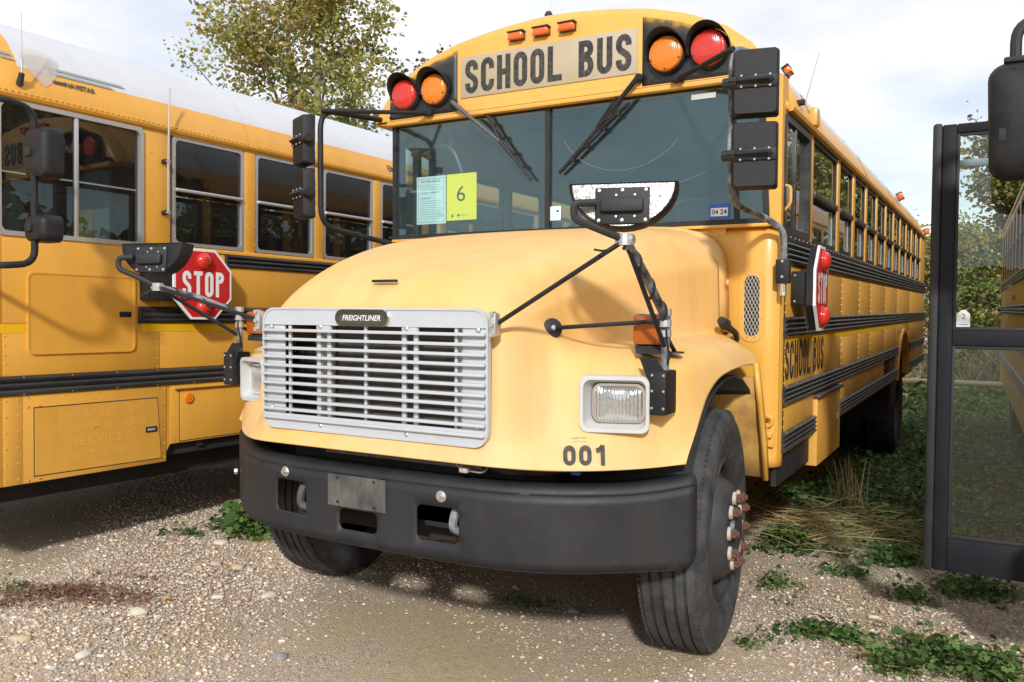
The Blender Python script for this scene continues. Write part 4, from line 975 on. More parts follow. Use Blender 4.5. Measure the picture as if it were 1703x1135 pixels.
# ---- flat mirrors on tube brackets
def flat_mirrors(sx):
    x = 1.125
    path = bez([(-1.09, .49, 2.55), (-x, -.02, 2.515), (-x, -.02, 1.885), (-1.10, .36, 1.845), (-1.035, .47, 1.82)], 6) if sx < 0 else bez([(sx * 1.16, .56, 2.60), (sx * x, -.02, 2.515), (sx * x, -.02, 1.885), (sx * 1.185, .40, 1.845), (sx * 1.235, .475, 1.80), (sx * 1.235, .475, 1.52)], 6)
    mb = MB(); mb.tube(path, .0155, 10); br = mb.build('mirror_bracket', M['chipped'] if sx > 0 else M['plastic'], B)
    mb = MB(); mb.tube([(sx * x, -.015, 2.51), (sx * .735, .44, 2.545)], .012, 8); mb.box((sx * .735 - .03, .42, 2.53), (sx * .735 + .03, .455, 2.56), bevel=.006); mb.build('bracket_brace', M['plastic'], br)
    ft = 1.235 if sx > 0 else 1.02
    mb = MB(); mb.box((sx * ft - .03, .45, 1.56), (sx * ft + .03, .50, 1.67), bevel=.004); mb.build('bracket_foot', M['plastic'], br)
    mb = MB(); mb.tube([(sx * ft, .475, 1.56), (sx * ft, .475, 1.505)], .016, 8)
    for dz in (.02, .09): rivet_dome(mb, (sx * ft, .449, 1.57 + dz), (0, -1, 0), .008, .004)
    mb.build('foot_bolt', M['bolt'], br)
    for zc in (2.352, 2.062):
        ya = radians(12) if sx > 0 else radians(-26)
        X = frameX((sx * 1.225, -.03, zc), (cos(ya), sin(ya), 0), (0, 0, 1))
        mb = MB(); w, h = .180, .270
        # shallow dished back: pillow of rounded rectangles
        vs = []; R0 = [(1, -.02), (1, .004), (.94, .014), (.86, .040), (.80, .044)]; n = 24
        for k, hh in R0: vs += [(p[0] * (1 - (1 - k) * .55), p[1] * (1 - (1 - k) * .35), hh) for p in rrect(w, h, .014 + .01 * (1 - k), 5)]
        fs = [(k * n + i, k * n + (i + 1) % n, (k + 1) * n + (i + 1) % n, (k + 1) * n + i) for k in range(4) for i in range(n)] + [tuple(4 * n + i for i in range(n)), tuple(range(n))[::-1]]
        mb.add(vs, fs, 0, X); mb.box((-sx * .085 if sx > 0 else -.085, -.026, .038), (.085, .026, .052), 0, X, bevel=.006)
        mi = mb.build('mirror', M['plastic'], B)
        mb = MB(); mb.box((-.088, -.128, -.0235), (.088, .128, -.021), 0, X); mb.build('mirror_glass', M['mirrorface'], mi)
        mb = MB()
        mb.add([(-sx * .105, -.018, .03), (sx * .06, -.018, .05), (sx * .075, 0, .05), (sx * .06, .018, .05), (-sx * .105, .018, .03), (-sx * .105, 0, .066), (sx * .05, 0, .078)], [(0, 1, 6, 5), (5, 6, 3, 4), (1, 2, 6), (2, 3, 6), (0, 5, 4)], 0, X); mb.tube([X @ Vector((-sx * .125, 0, .03)), X @ Vector((-sx * .07, 0, .045))], .022, 10); mb.build('mirror_clamp', M['rubber'], mi)
        mb = MB()
        for a in (-.055, 0, .055):
            for b in (-.0215, .0215): rivet_dome(mb, X @ Vector((a, b, .052)), (0, -1, 0), .006, .003)
        mb.build('mirror_rivet', M['bolt'], mi)
flat_mirrors(1); flat_mirrors(-1)
# ---- crossover mirrors
def half_disc(w, h, n=18): return [(-w / 2, 0), (w / 2, 0)] + [(w / 2 * cos(radians(-a)), h * sin(radians(-a)) if True else 0) for a in [180 * k / n for k in range(1, n)]]
def crossover(sx, jx, jy, jz, mx, my, mz, tilt, back):
    mast = (sx * 1.074, -.64)
    # fender box and mast
    mb = MB(); mb.box((sx * 1.074 - .030, -.715, 1.07), (sx * 1.074 + .030, -.60, 1.225), bevel=.006); mb.add([(sx * 1.06 - sx * .06, -.70, 1.27), (sx * 1.06, -.70, 1.27), (sx * 1.10, -.70, 1.22), (sx * 1.10, -.70, 1.16), (sx * 1.045, -.70, 1.16)], [(0, 1, 2, 3, 4)]); cm = mb.build('crossover_mirror_arm', M['plastic'], B)
    mb = MB()
    for dz in (.02, .08, .135):
        for dx in (-.020, .022): rivet_dome(mb, (sx * 1.074 + dx, -.716, 1.075 + dz), (0, -1, 0), .006, .004)
    mb.build('arm_rivet', M['bolt'], cm)
    mb = MB(); mb.tube([(mast[0], mast[1], 1.20), (mast[0], mast[1], 1.43)], .0145, 10); J = Vector((sx * jx, jy, jz)); T = Vector((mast[0], mast[1], 1.41))
    mid = T.lerp(J, .5) + Vector((0, 0, .01))
    mb.tube([T, mid, J], .016, 10); mb.build('mirror_mast', M['chipped'], cm)
    mb = MB(); mb.tube([J, (mast[0], mast[1], 1.30)], .0085, 8); mb.tube([J, (sx * .574, -.975, 1.385)], .0085, 8)
    hood_pt = (sx * .655, -.70, 1.368); mb.tube([(mast[0], mast[1], 1.40), hood_pt], .008, 8); mb.tube([(mast[0], mast[1], 1.35), (sx * 1.06, -.50, 1.285)], .008, 8); mb.build('mirror_stay', M['plastic'], cm)
    mb = MB(); nrm = Vector((sx * .75, -.6, .25)).normalized(); o = Vector(hood_pt)
    mb.lathe([(.038, -.004), (.038, .004), (.030, .008), (0, .010)], 20, 0, frameX(o, nrm.orthogonal(), nrm.cross(nrm.orthogonal()))); mb.build('rubber_pad', M['rubber'], cm); mb = MB(); mb.lathe([(.036, 0), (.034, .006), (0, .007)], 16, 0, Matrix.Translation((sx * 1.06, -.50, 1.278))); mb.build('rubber_pad', M['rubber'], cm)
    mb = MB(); rivet_dome(mb, o + nrm * .008, nrm, .012, .008)
    mb.box((sx * .574 - .012, -1.00, 1.345), (sx * .574 + .012, -.965, 1.425), bevel=.005)
    for z in (1.385, 1.422, 1.35): mb.tube([(sx * .574, -1.01, z), (sx * .574, -.98, z)], .009, 8)
    for zz in (1.43, 1.355, 1.39): mb.tube([(mast[0], mast[1], zz - .012), (mast[0], mast[1], zz + .012)], .021, 10)
    mb.tube([J + Vector((0, 0, -.018)), J + Vector((0, 0, .018))], .024, 10); mb.tube([J + Vector((-.03, 0, 0)), J + Vector((.03, 0, 0))], .016, 8); mb.build('stay_clamp', M['alu'], cm)
    # cable wound round the arm
    mb = MB(); ax = (J - T); n1 = ax.orthogonal().normalized(); n2 = ax.normalized().cross(n1); pts = []
    for k in range(50):
        t = k / 49; a = t * 20; pts.append(T + ax * t + (n1 * cos(a) + n2 * sin(a)) * .019)
    mb.tube(pts, .0045, 5); mb.tube(bez([T, T + Vector((.015, -.03, -.06)), (mast[0] + .02, mast[1] - .01, 1.27), (mast[0], mast[1], 1.22)]), .004, 5); mb.tube(bez([J, J + Vector((-.05, -.05, -.04)), J + Vector((-.10, -.02, -.03))]), .004, 5); mb.build('heater_cable', M['rubber'], cm)
    # mirror: half-round housing, flat edge up, back turned to the front
    X = frameX((sx * mx, my, mz), (cos(tilt), sin(tilt), 0), (0, .12, 1))
    D = half_disc(.355, .150)
    mb = MB(); n = len(D); vs = []
    for k, h in ((1, -.06), (1.0, 0), (.965, .012), (.93, .004)): vs += [(p[0] * k, (p[1] + .05) * k - .05 + .075, h) for p in D]
    fs = [(k * n + i, k * n + (i + 1) % n, (k + 1) * n + (i + 1) % n, (k + 1) * n + i) for k in range(3) for i in range(n)]
    mb.add(vs, fs, 0, X); m = mb.build('crossover_mirror', M['plastic'], B)
    mb = MB(); mb.prism([(p[0] * .93, (p[1] + .05) * .93 - .05 + .075) for p in D], -.002, .005, 0, X); mb.build('mirror_back', M[back], m)
    mb = MB(); vs = []
    for k, h in ((.99, -.06), (.8, -.075), (.45, -.088), (.1, -.092)): vs += [(p[0] * k, (p[1] + .06) * k - .06 + .075, h) for p in D]
    fs = [(k * n + i, k * n + (i + 1) % n, (k + 1) * n + (i + 1) % n, (k + 1) * n + i) for k in range(3) for i in range(n)] + [tuple(3 * n + i for i in range(n))]
    mb.add(vs, fs, 0, X); mb.build('mirror_glass', M['mirrorface'], m)
    mb = MB(); mb.box((-.088, -.062, .004), (.088, .058, .012), 0, X, bevel=.004); mb.box((-.070, -.026, .010), (.070, .022, .034), 0, X, bevel=.010); mb.build('mount_plate', M['rubber'], m)
    mb = MB()
    for a in (-.075, 0, .075):
        for b in (-.05, .048): rivet_dome(mb, X @ Vector((a, b, .012)), X.col[2].xyz, .0075, .004)
    for a in (-.02, .04):
        for b in (-.038, .032): rivet_dome(mb, X @ Vector((a, b, .012)), X.col[2].xyz, .005, .003)
    mb.build('plate_rivet', M['bolt'], m)
    p = [X @ Vector((-.08, .005, .03)), X @ Vector((-.15, .0, .05)), X @ Vector((-.15, -.05, .045)), X @ Vector((-.06, -.085, .02)), J]
    mb = MB(); mb.tube(bez(p, 6), .0125, 8); mb.build('mirror_stem', M['rubber'], m)
crossover(1, 1.046, -.95, 1.665, 1.035, -.95, 1.775, .28, 'galv')
crossover(-1, 1.266, -.95, 1.532, 1.30, -.95, 1.66, .20, 'plastic')

# ---- bumper: pressed steel channel with openings
BC = [(-1.172, -.545), (-1.13, -.58), (-1.04, -.655), (-.90, -.765), (-.76, -.850), (-.60, -.905), (-.40, -.932), (-.2, -.940), (0, -.942), (.2, -.940), (.40, -.932), (.60, -.905), (.76, -.850), (.90, -.765), (1.04, -.655), (1.13, -.58), (1.172, -.545)]
def bcurve():
    p = [Vector((a, b - .015)) for a, b in BC]; out = []
    for i in range(len(p) - 1):
        a = p[max(i - 1, 0)]; b = p[i]; c = p[i + 1]; d = p[min(i + 2, len(p) - 1)]
        for k in range(6):
            t = k / 6; out.append(.5 * ((2 * b) + (c - a) * t + (2 * a - 5 * b + 4 * c - d) * t * t + (3 * b - a - 3 * c + d) * t ** 3))
    return out + [p[-1]]
BP = bcurve(); BL = [0]
for a, b in zip(BP[:-1], BP[1:]): BL.append(BL[-1] + (b - a).length)
def bat(s):
    s = min(max(s, 0), BL[-1]); i = min(max(j for j in range(len(BL)) if BL[j] <= s + 1e-9), len(BP) - 2)
    t = (s - BL[i]) / (BL[i + 1] - BL[i]); q = BP[i].lerp(BP[i + 1], t); d = (BP[min(i + 1, len(BP) - 1)] - BP[max(i, 0)]).normalized(); return q, Vector((d.y, -d.x))
def s_of_x(x):
    i = max(j for j in range(len(BP)) if BP[j].x <= x); i = min(i, len(BP) - 2); return BL[i] + (BL[i + 1] - BL[i]) * (x - BP[i].x) / (BP[i + 1].x - BP[i].x)
def lift(x): t = min(max((abs(x) - .93) / .24, 0), 1); return .030 * t * t
def bumper():
    LT = BL[-1]; zb, zt = .505, .778
    hol = []
    for x0, x1, z0, z1 in ((-.531, -.349, .587, .722), (-.166, .027, .560, .643), (.215, .401, .573, .705)):
        s0, s1 = s_of_x(x0), s_of_x(x1); hol.append([(p[0] + (s0 + s1) / 2, p[1] + (z0 + z1) / 2) for p in rrect(s1 - s0, z1 - z0, .022, 4)])
    # outline with rounded lower corners at the two ends
    def edge(a, b, st):
        n = max(1, int(abs(b[0] - a[0] if abs(b[0] - a[0]) > abs(b[1] - a[1]) else b[1] - a[1]) / st)); return [(a[0] + (b[0] - a[0]) * k / n, a[1] + (b[1] - a[1]) * k / n) for k in range(n)]
    out = edge((.06, zb), (LT - .06, zb), .03) + [(LT - .06 + .06 * sin(a), zb + .06 - .06 * cos(a)) for a in [k * pi / 10 for k in range(5)]] + edge((LT, zb + .06), (LT, zt), .03) + edge((LT, zt), (0, zt), .03) + edge((0, zt), (0, zb + .06), .03) + [(.06 - .06 * cos(a), zb + .06 - .06 * sin(a)) for a in [k * pi / 10 for k in range(5)]]
    vs = [Vector(p) for p in out]; ed = [(i, (i + 1) % len(out)) for i in range(len(out))]
    for h in hol:
        o = len(vs); vs += [Vector(p) for p in h]; ed += [(o + i, o + (i + 1) % len(h)) for i in range(len(h))]
    def inside(p, poly):
        c = False; n = len(poly)
        for i in range(n):
            a, b = poly[i], poly[i - 1]
            if (a[1] > p[1]) != (b[1] > p[1]) and p[0] < (b[0] - a[0]) * (p[1] - a[1]) / (b[1] - a[1]) + a[0]: c = not c
        return c
    for s in np.arange(.045, LT - .03, .03):
        for z in np.arange(zb + .03, zt - .01, .042):
            if not any(inside((s, z), [(q[0], q[1]) for q in h]) for h in hol) and min(abs(s), abs(LT - s)) > .03: vs.append(Vector((s, z)))
    rv, re, rf, _, _, _ = geometry.delaunay_2d_cdt(vs, ed, [], 0, 1e-5)
    def place(s, z):
        q, nr = bat(s); return Vector((q.x, q.y, z + lift(q.x) * (z > .70)))
    mb = MB(); v3 = [place(v.x, v.y) for v in rv]
    fs = []
    for f in rf:
        c = sum((rv[i] for i in f), Vector((0, 0))) / len(f)
        if any(inside(c, [(q[0], q[1]) for q in h]) for h in hol) or not inside(c, out): continue
        fs.append(f)
    mb.add(v3, fs)
    # rolled top lip
    sec = [(0, 0)] + [(-.035 + .035 * cos(a), .035 * sin(a)) for a in [k * pi / 12 for k in range(1, 7)]] + [(-.085, .035)]
    st = np.linspace(0, LT, 90); n = len(sec); vs2 = []
    for s in st:
        q, nr = bat(s)
        for d, h in sec: vs2.append(Vector((q.x, q.y, zt + h + lift(q.x))) + Vector((nr.x, nr.y, 0)) * d)
    mb.add(vs2, [(i * n + j, (i + 1) * n + j, (i + 1) * n + j + 1, i * n + j + 1) for i in range(89) for j in range(n - 1)])
    sec = [(0, 0), (-.006, -.006), (-.06, -.008)]; n = 3; vs3 = []; st = np.linspace(.06, LT - .06, 80)
    for s in st:
        q, nr = bat(s)
        for d, h in sec: vs3.append(Vector((q.x, q.y, zb + h)) + Vector((nr.x, nr.y, 0)) * d)
    mb.add(vs3, [(i * n + j, (i + 1) * n + j, (i + 1) * n + j + 1, i * n + j + 1) for i in range(79) for j in range(2)])
    me = mb.mesh('bumper', M['bumper'], 40)
    bm = bmesh.new(); bm.from_mesh(me); bmesh.ops.remove_doubles(bm, verts=bm.verts[:], dist=.0008); bmesh.ops.recalc_face_normals(bm, faces=bm.faces[:])
    if sum(f.normal.y * f.calc_area() for f in bm.faces) > 0: bmesh.ops.reverse_faces(bm, faces=bm.faces[:])
    bm.to_mesh(me); bm.free()
    o = bpy.data.objects.new('bumper', me); COL.objects.link(o); o.parent = B
    me.polygons.foreach_set("use_smooth", [True] * len(me.polygons)); me.set_sharp_from_angle(angle=radians(40))
    md = o.modifiers.new('thick', 'SOLIDIFY'); md.thickness = .008; md.offset = -1
    return o
bumper_o = bumper()
def bplate(name, x0, x1, z0, z1, d, m, r=.012):
    s0, s1 = s_of_x(x0), s_of_x(x1); mb = MB(); k = 6; vs = []
    for h in (.001, d):
        for i in range(k + 1):
            q, nr = bat(s0 + (s1 - s0) * i / k)
            for z in (z0, z1): vs.append((q.x + nr.x * h, q.y + nr.y * h, z))
    n = 2 * (k + 1); fs = [(n + 2 * i, n + 2 * i + 2, n + 2 * i + 3, n + 2 * i + 1) for i in range(k)] + [(2 * i, 2 * i + 2, n + 2 * i + 2, n + 2 * i) for i in range(k)] + [(2 * i + 1, n + 2 * i + 1, n + 2 * i + 3, 2 * i + 3) for i in range(k)] + [(0, n, n + 1, 1), (2 * k, 2 * k + 1, n + 2 * k + 1, n + 2 * k)]
    mb.add(vs, fs); return mb.build(name, M[m], bumper_o)
bplate('plate_patch', -.224, .071, .650, .777, .003, 'plate')
mb = MB()
for x, z in ((-.17, .765), (.015, .765), (-.17, .668), (.015, .665)): mb.lathe([(.006, 0), (.006, .0015), (0, .0015)], 8, 0, F_FRONT(x, -.962, z))
mb.build('plate_hole', M['dark'], bumper_o)
for x, z in ((-.472, .755), (.327, .745)):
    mb = MB(); q, nr = bat(s_of_x(x)); X = frameX((q.x, q.y, z), (-nr.y, nr.x, 0), (0, 0, 1)); hexnut(mb, X, .017, .012); mb.lathe([(.022, 0), (.022, .004), (.012, .006)], 12, 0, X); mb.lathe([(.010, .012), (.008, .020), (0, .021)], 10, 0, X); mb.build('bumper_bolt', M['bolt'], bumper_o)
mb = MB(); hexnut(mb, frameX((-1.14, -.60, .63), (.6, -.75, 0), (0, 0, 1)), .015, .015)
mb.build('bumper_bolt', M['bolt'], bumper_o)
# tow hooks, crossmember, dangling wires behind the bumper
for x in (-.40, .37):
    mb = MB(); mb.tube(bez([(x + .05, -.80, .70), (x - .01, -.905, .705), (x - .025, -.91, .61), (x + .05, -.88, .60)], 6), .017, 8); mb.build('tow_hook', M['chipped'] if x > 0 else M['plate'], B)
mb = MB(); mb.box((-.46, -.88, .56), (-.40, 8.7, .80)); mb.box((.40, -.88, .56), (.46, 8.7, .80)); mb.box((-.46, -.80, .58), (.46, -.72, .78)); mb.box((-.5, -.7, .50), (.5, .9, .8)); mb.box((-.9, 2.3, .5), (.9, 5.4, .93)); mb.box((-1.1, 7.2, .62), (1.1, 8.8, .93)); mb.tube([(-.95, 0, .50), (.95, 0, .50)], .07, 10); mb.tube([(-.95, 6.32, .40), (.95, 6.32, .40)], .09, 10); mb.lathe([(.0, -.22), (.2, -.16), (.24, 0), (.2, .16), (0, .22)], 18, 0, frameX((0, 6.32, .40), (0, 1, 0), (0, 0, 1))); mb.build('chassis', M['dark'], B)
mb = MB(); mb.tube(bez([(.48, -.86, .87), (.50, -.93, .845), (.40, -.93, .85), (.36, -.90, .86)]), .004, 5); mb.tube(bez([(.40, -.93, .85), (.41, -.92, .90), (.405, -.88, .93)]), .004, 5); mb.box((.405, -.955, .842), (.44, -.93, .862), bevel=.004); mb.build('loose_wire', M['cream'], B)
mb = MB(); mb.tube(bez([(.78, -.72, .90), (.76, -.75, .85), (.72, -.72, .84)]), .004, 5); mb.tube(bez([(.62, -.78, .92), (.60, -.80, .86), (.52, -.80, .85)]), .004, 5); mb.box((.765, -.765, .838), (.80, -.745, .852), bevel=.003); mb.build('loose_wire', M['stickerblue'], B)
mb = MB(); mb.tube(bez([(.46, -.84, .86), (.56, -.88, .855), (.66, -.80, .85), (.72, -.6, .84)]), .02, 8); mb.build('coolant_hose', M['rubber'], B)
mb = MB(); mb.box((-.30, -.885, .845), (.46, -.86, .872)); mb.build('radiator_crossbar', M['radiator'], B)

# ---- wheels
def tyre_mesh():
    hw = .108; prof = [(.30, -.115), (.36, -.133), (.42, -.138), (.465, -.130), (.492, -.112)]
    for c in (-.066, -.024, .024, .066): prof += [(.507, c - .0065), (.494, c - .005), (.494, c + .005), (.507, c + .0065)]
    prof = prof[:5] + [(.503, -.100)] + prof[5:] + [(.503, .100), (.492, .112), (.468, .130), (.455, .1345), (.450, .1335), (.42, .138), (.400, .1375), (.396, .1355), (.36, .133), (.32, .122), (.30, .115), (.293, .10)]
    mb = MB(); mb.lathe(prof, 96); return mb
def shoulder_blocks(mb):
    for k in range(120):
        a = 2 * pi * k / 120
        for s in (1, -1):
            X = Matrix.Rotation(a, 4, 'Z'); mb.box((.486, -.0075, s * .112 - .006), (.5015, .0075, s * .112 + .002), 0, X)
def rim_front():
    mb = MB(); mb.lathe([(.300, .112), (.296, .122), (.286, .118), (.275, .085), (.268, .02), (.262, -.02)], 48)
    mb.lathe([(.266, .03), (.250, .050), (.212, .105), (.20, .125), (.175, .152), (.165, .158), (.10, .160)], 60)
    return mb
def front_wheel(sx):
    steer = radians(5.5)
    Xw = Matrix.Translation((sx * .992, 0, .514)) @ Matrix.Rotation(steer, 4, 'Z') @ (Matrix.Rotation(pi / 2, 4, 'Y') if sx > 0 else Matrix.Rotation(-pi / 2, 4, 'Y'))
    mb = tyre_mesh(); shoulder_blocks(mb); t = bpy.data.objects.new('front_wheel', mb.mesh('front_wheel', M['tyre'], 30)); COL.objects.link(t); t.parent = B; t.matrix_local = Xw
    me = rim_front().mesh('rim', M['rim'], 50); bm = bmesh.new(); bm.from_mesh(me); bmesh.ops.remove_doubles(bm, verts=bm.verts[:], dist=.0005); bm.to_mesh(me); bm.free()
    r = bpy.data.objects.new('rim', me); COL.objects.link(r); r.parent = t
    mb = MB(); mb.lathe([(.10, .158), (.095, .176), (.07, .182), (0, .184)], 28); h = mb.build('hub', M['rim'], t)
    mb = MB(); mb.lathe([(.24, -.12), (.24, -.03), (.10, -.02), (0, -.02)], 28); mb.build('brake_drum', M['dark'], t)
    hh = None  # dark discs on the solid rim carry the shade of open hand holes
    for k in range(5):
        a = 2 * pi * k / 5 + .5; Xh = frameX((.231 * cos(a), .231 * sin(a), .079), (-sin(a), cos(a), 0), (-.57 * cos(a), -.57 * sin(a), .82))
        if hh is None: hm = MB(); hm.prism([(p[0], p[1]) for p in pill(.085, .038, 8)], -.004, .0035); hh = hm.build('hand_hole_disc', M['dark'], t); hh.matrix_local = Xh
        else: inst(hh, 'hand_hole_disc', t, matrix=Xh)
    nut = wash = None
    for k in range(10):
        a = 2 * pi * k / 10 + .2; loc = (.140 * cos(a), .140 * sin(a), .160)
        if nut is None:
            m1 = MB(); hexnut(m1, Matrix(), .0200, .022); m1.lathe([(.012, .022), (.011, .032), (0, .033)], 10); nut = m1.build('lug_nut', M['rust'], t, loc=(loc[0], loc[1], .172))
            m2 = MB(); m2.lathe([(.029, 0), (.029, .006), (.026, .012), (.02, .014)], 14); wash = m2.build('lug_washer', M['cream'], t, loc=loc)
        else: inst(nut, 'lug_nut', t, (loc[0], loc[1], .172)); inst(wash, 'lug_washer', t, loc)
    return t
front_wheel(1); front_wheel(-1)
rear = None
for sx in (1, -1):
    for x in (1.05, .75):
        Xw = Matrix.Translation((sx * x, 6.32, .40)) @ Matrix.Rotation(sx * pi / 2, 4, 'Y')
        if rear is None:
            mb = tyre_mesh(); mb.lathe([(.30, .10), (.285, .10), (.27, -.02), (.12, -.04), (.11, .06), (0, .07)], 32, 1); rear = mb.build('rear_wheel', [M['tyre'], M['rim']], B, 30); rear.matrix_local = Xw
        else: inst(rear, 'rear_wheel', B, matrix=Xw)
# wheel wells, rear arch flange, splash panels
for sx in (1, -1):
    mb = MB(); prof = []
    for k in range(13): a = radians(-8 + 150 * k / 12); prof.append((.12 + .60 * cos(pi - a) * -1, .55 + .62 * sin(a)))
    mb = MB(); vs = []; n = 13
    for x in (.50, 1.135):
        for k in range(n): a = radians(172 - 150 * k / 12); vs.append((sx * x, -.0 + .60 * cos(a), .56 + .605 * sin(a)))
    mb.add(vs, [(k, k + 1, n + k + 1, n + k) for k in range(n - 1)]); o = mb.build('wheel_well', M['dark'], B); md = o.modifiers.new('t', 'SOLIDIFY'); md.thickness = .01
    # sloped splash panel behind the tyre, with its outer flange
    L = [(.28, 1.14), (.40, .93), (.47, .78), (.50, .655)]
    mb = MB(); vs = []
    for y, z in L: vs += [(sx * .62, y + .03, z), (sx * 1.165, y, z)]
    mb.add(vs, [(2 * i, 2 * i + 1, 2 * i + 3, 2 * i + 2) for i in range(3)]); o = mb.build('splash_panel', M['well'], B); md = o.modifiers.new('t', 'SOLIDIFY'); md.thickness = .008
    mb = MB(); F = [(.235, 1.205), (.33, 1.01), (.415, .82), (.46, .645)]; G = [(.275, 1.205), (.365, 1.02), (.45, .83), (.50, .645)]
    vs = [(sx * 1.172, y, z) for y, z in F] + [(sx * 1.172, y, z) for y, z in G]; mb.add(vs, [(i, i + 1, i + 5, i + 4) for i in range(3)]); o = mb.build('arch_flange', M['yellow'], B); md = o.modifiers.new('t', 'SOLIDIFY'); md.thickness = .022; md.offset = 0
mb = MB(); a0 = radians(10)
for sx in (1,):
    prof = [(-.06, 0), (.012, 0), (.018, .012), (.012, .045), (0, .05)]
    fr = []
    for k in range(25):
        a = radians(12 + 156 * k / 24); d = Vector((0, -cos(a), sin(a))); fr.append(((sx * HW, 6.32 - .60 * cos(a), .60 + .60 * sin(a)), (sx, 0, 0), d))
    mb.sweep(prof, fr, 0, True)
mb.build('rear_wheel_arch', M['yellow'], B)
mb = MB()
for sx in (1, -1): mb.lathe([(.62, -.55), (.62, 0)], 24, 0, frameX((sx * (HW - .06), 6.32, .60), (0, sx, 0), (0, 0, 1)), a0=0, a1=pi)
mb.build('rear_wheel_well', M['dark'], B)
mb = MB(); mb.box((HW - .05, 5.55, .35), (HW - .55, 5.57, .95)); mb.build('mud_flap', M['rubber'], B)
# underfloor door, lower side parts
mb = MB(); mb.box((HW - .04, 1.35, .575), (HW + .022, 2.115, .962), bevel=.004); dr = mb.build('battery_door', M['yellow'], B)
mb = MB(); mb.box((HW - .02, 1.33, .955), (HW + .04, 2.13, .972), bevel=.004); mb.build('door_hinge', M['ink2'], dr)
mb = MB(); mb.box((HW + .02, 2.0, .765), (HW + .03, 2.05, .80), bevel=.003); mb.build('door_latch', M['teal'], dr)
mb = MB(); mb.box((HW - .045, .56, .60), (HW - .02, 1.34, .765)); mb.build('lower_skirt', M['rubber'], B)
mb = MB(); mb.box((HW - .05, 2.12, .74), (HW - .01, 5.6, .80)); mb.build('lower_skirt', M['dark'], B)
mb = MB(); mb.box((HW - .02, 4.62, .862), (HW - .004, 5.56, .98)); mb.build('louvre_backing', M['dark'], B)
l0 = None
for k in range(5):
    z = .872 + .024 * k
    if l0 is None:
        mb = MB(); mb.add([(HW - .012, 4.64, 0), (HW - .012, 5.54, 0), (HW + .003, 5.54, -.012), (HW + .003, 4.64, -.012)], [(0, 1, 2, 3)]); l0 = mb.build('louvre_slat', M['black'], B, loc=(0, 0, z)); md = l0.modifiers.new('t', 'SOLIDIFY'); md.thickness = .003
    else: inst(l0, 'louvre_slat', B, (0, 0, z))
# hood hold-down on the cowl
mb = MB(); mb.box((1.135, .478, .80), (1.205, .492, .90), bevel=.004); mb.tube(bez([(1.145, .47, .91), (1.17, .455, .95), (1.20, .46, .94), (1.195, .465, .905), (1.16, .46, .90)]), .012, 8); mb.tube([(1.17, .465, .76), (1.17, .465, .90)], .011, 8); mb.box((1.15, .455, .845), (1.20, .48, .875), bevel=.006); mb.build('hood_hold_down', M['yellow'], B)
# side grab handle by the driver's window, wiper jets
mb = MB(); mb.tube(bez([(HW - .005, .555, 2.02), (HW + .028, .545, 2.01), (HW + .028, .545, 1.93), (HW - .005, .555, 1.90)]), .007, 8); mb.build('grab_handle', M['yellow'], B)
# side lettering and strips
mb = MB(); W = stroke_text(MB(), 'SCHOOL BUS', Matrix(), .19, .46, .11, .36, .17); sc = (1.615 - .612) / W
X = F_LEFT(HW + .0012, .612, 1.10) @ Matrix.Diagonal((sc, 1, 1, 1)); stroke_text(mb, 'SCHOOL BUS', X, .19, .46, .11, .36, .17); mb.build('side_lettering', M['ink'], B)
mb = MB(); font_text(mb, 'DOT 350651', F_LEFT(HW - .0065, .62, .885), .62, .05, .01); mb.build('ghost_lettering', M['ghost'], B)
mb = MB(); font_text(mb, 'II', F_LEFT(HW + .0012, 4.72, 1.47), .09, .10, .01); mb.build('ghost_lettering', M['shell'], B)
for a, b in ((1.0, 5.55),):
    mb = MB(); mb.box((HW + .0003, .6, 1.268), (HW + .0012, b, 1.305)); mb.build('side_strip', M['strip'], B)
# ---- stop arm
def octagon(r): return [(r * cos(radians(22.5 + 45 * k)) / cos(radians(22.5)), r * sin(radians(22.5 + 45 * k)) / cos(radians(22.5))) for k in range(8)]
def stop_arm(parent, X, r, txt=True, wires=True):
    """X: face frame, z out of the sign's face"""
    mb = MB(); mb.prism(octagon(r), -.012, 0, 0, X); s = mb.build('stop_arm', M['white'], parent)
    mb = MB(); mb.prism(octagon(r * .93), .0005, .0015, 0, X); mb.build('sign_face', M['red'], s)
    mb = MB(); w = stroke_text(MB(), 'STOP', Matrix(), r * .72, .41, .12, 0, .16); stroke_text(mb, 'STOP', X @ Matrix.Translation((-w / 2, -r * .36, .0025)), r * .72, .41, .12, 0, .16); mb.build('sign_lettering', M['white'], s)
    for sy in (1, -1):
        mb = MB(); XX = X @ Matrix.Translation((0, sy * r * .66, 0)); rr = r * .215
        mb.lathe([(rr * 1.12, .001), (rr * 1.12, .010), (rr, .012), (rr * .95, .022), (rr * .75, .032), (rr * .4, .038), (0, .040)], 24, 0, XX); mb.build('stop_lamp', M['redlens'], s)
    mb = MB(); mb.prism(octagon(r * .97), -.045, -.0125, 0, X); mb.build('sign_back', M['plastic'], s)
    return s
Xst = frameX((1.335, .885, 1.545), (-.035, 1, 0), (0, 0, 1))
st = stop_arm(B, Xst, .208)
mb = MB(); mb.box((1.222, .705, 1.462), (1.322, .90, 1.625), bevel=.006); mb.build('stop_arm_housing', M['plastic'], st)
mb = MB()
for z in (1.48, 1.605):
    for x in (1.24, 1.305): rivet_dome(mb, (x, .704, z), (0, -1, 0), .007, .004)
mb.box((1.30, .78, 1.625), (1.33, .82, 1.645)); mb.build('housing_bolt', M['bolt'], st)
mb = MB()
for k in range(3): mb.tube(bez([(1.27, .80 + .02 * k, 1.463), (1.275, .80 + .03 * k, 1.40), (1.262, .92 + .04 * k, 1.33 + .02 * k)]), .0035, 5)
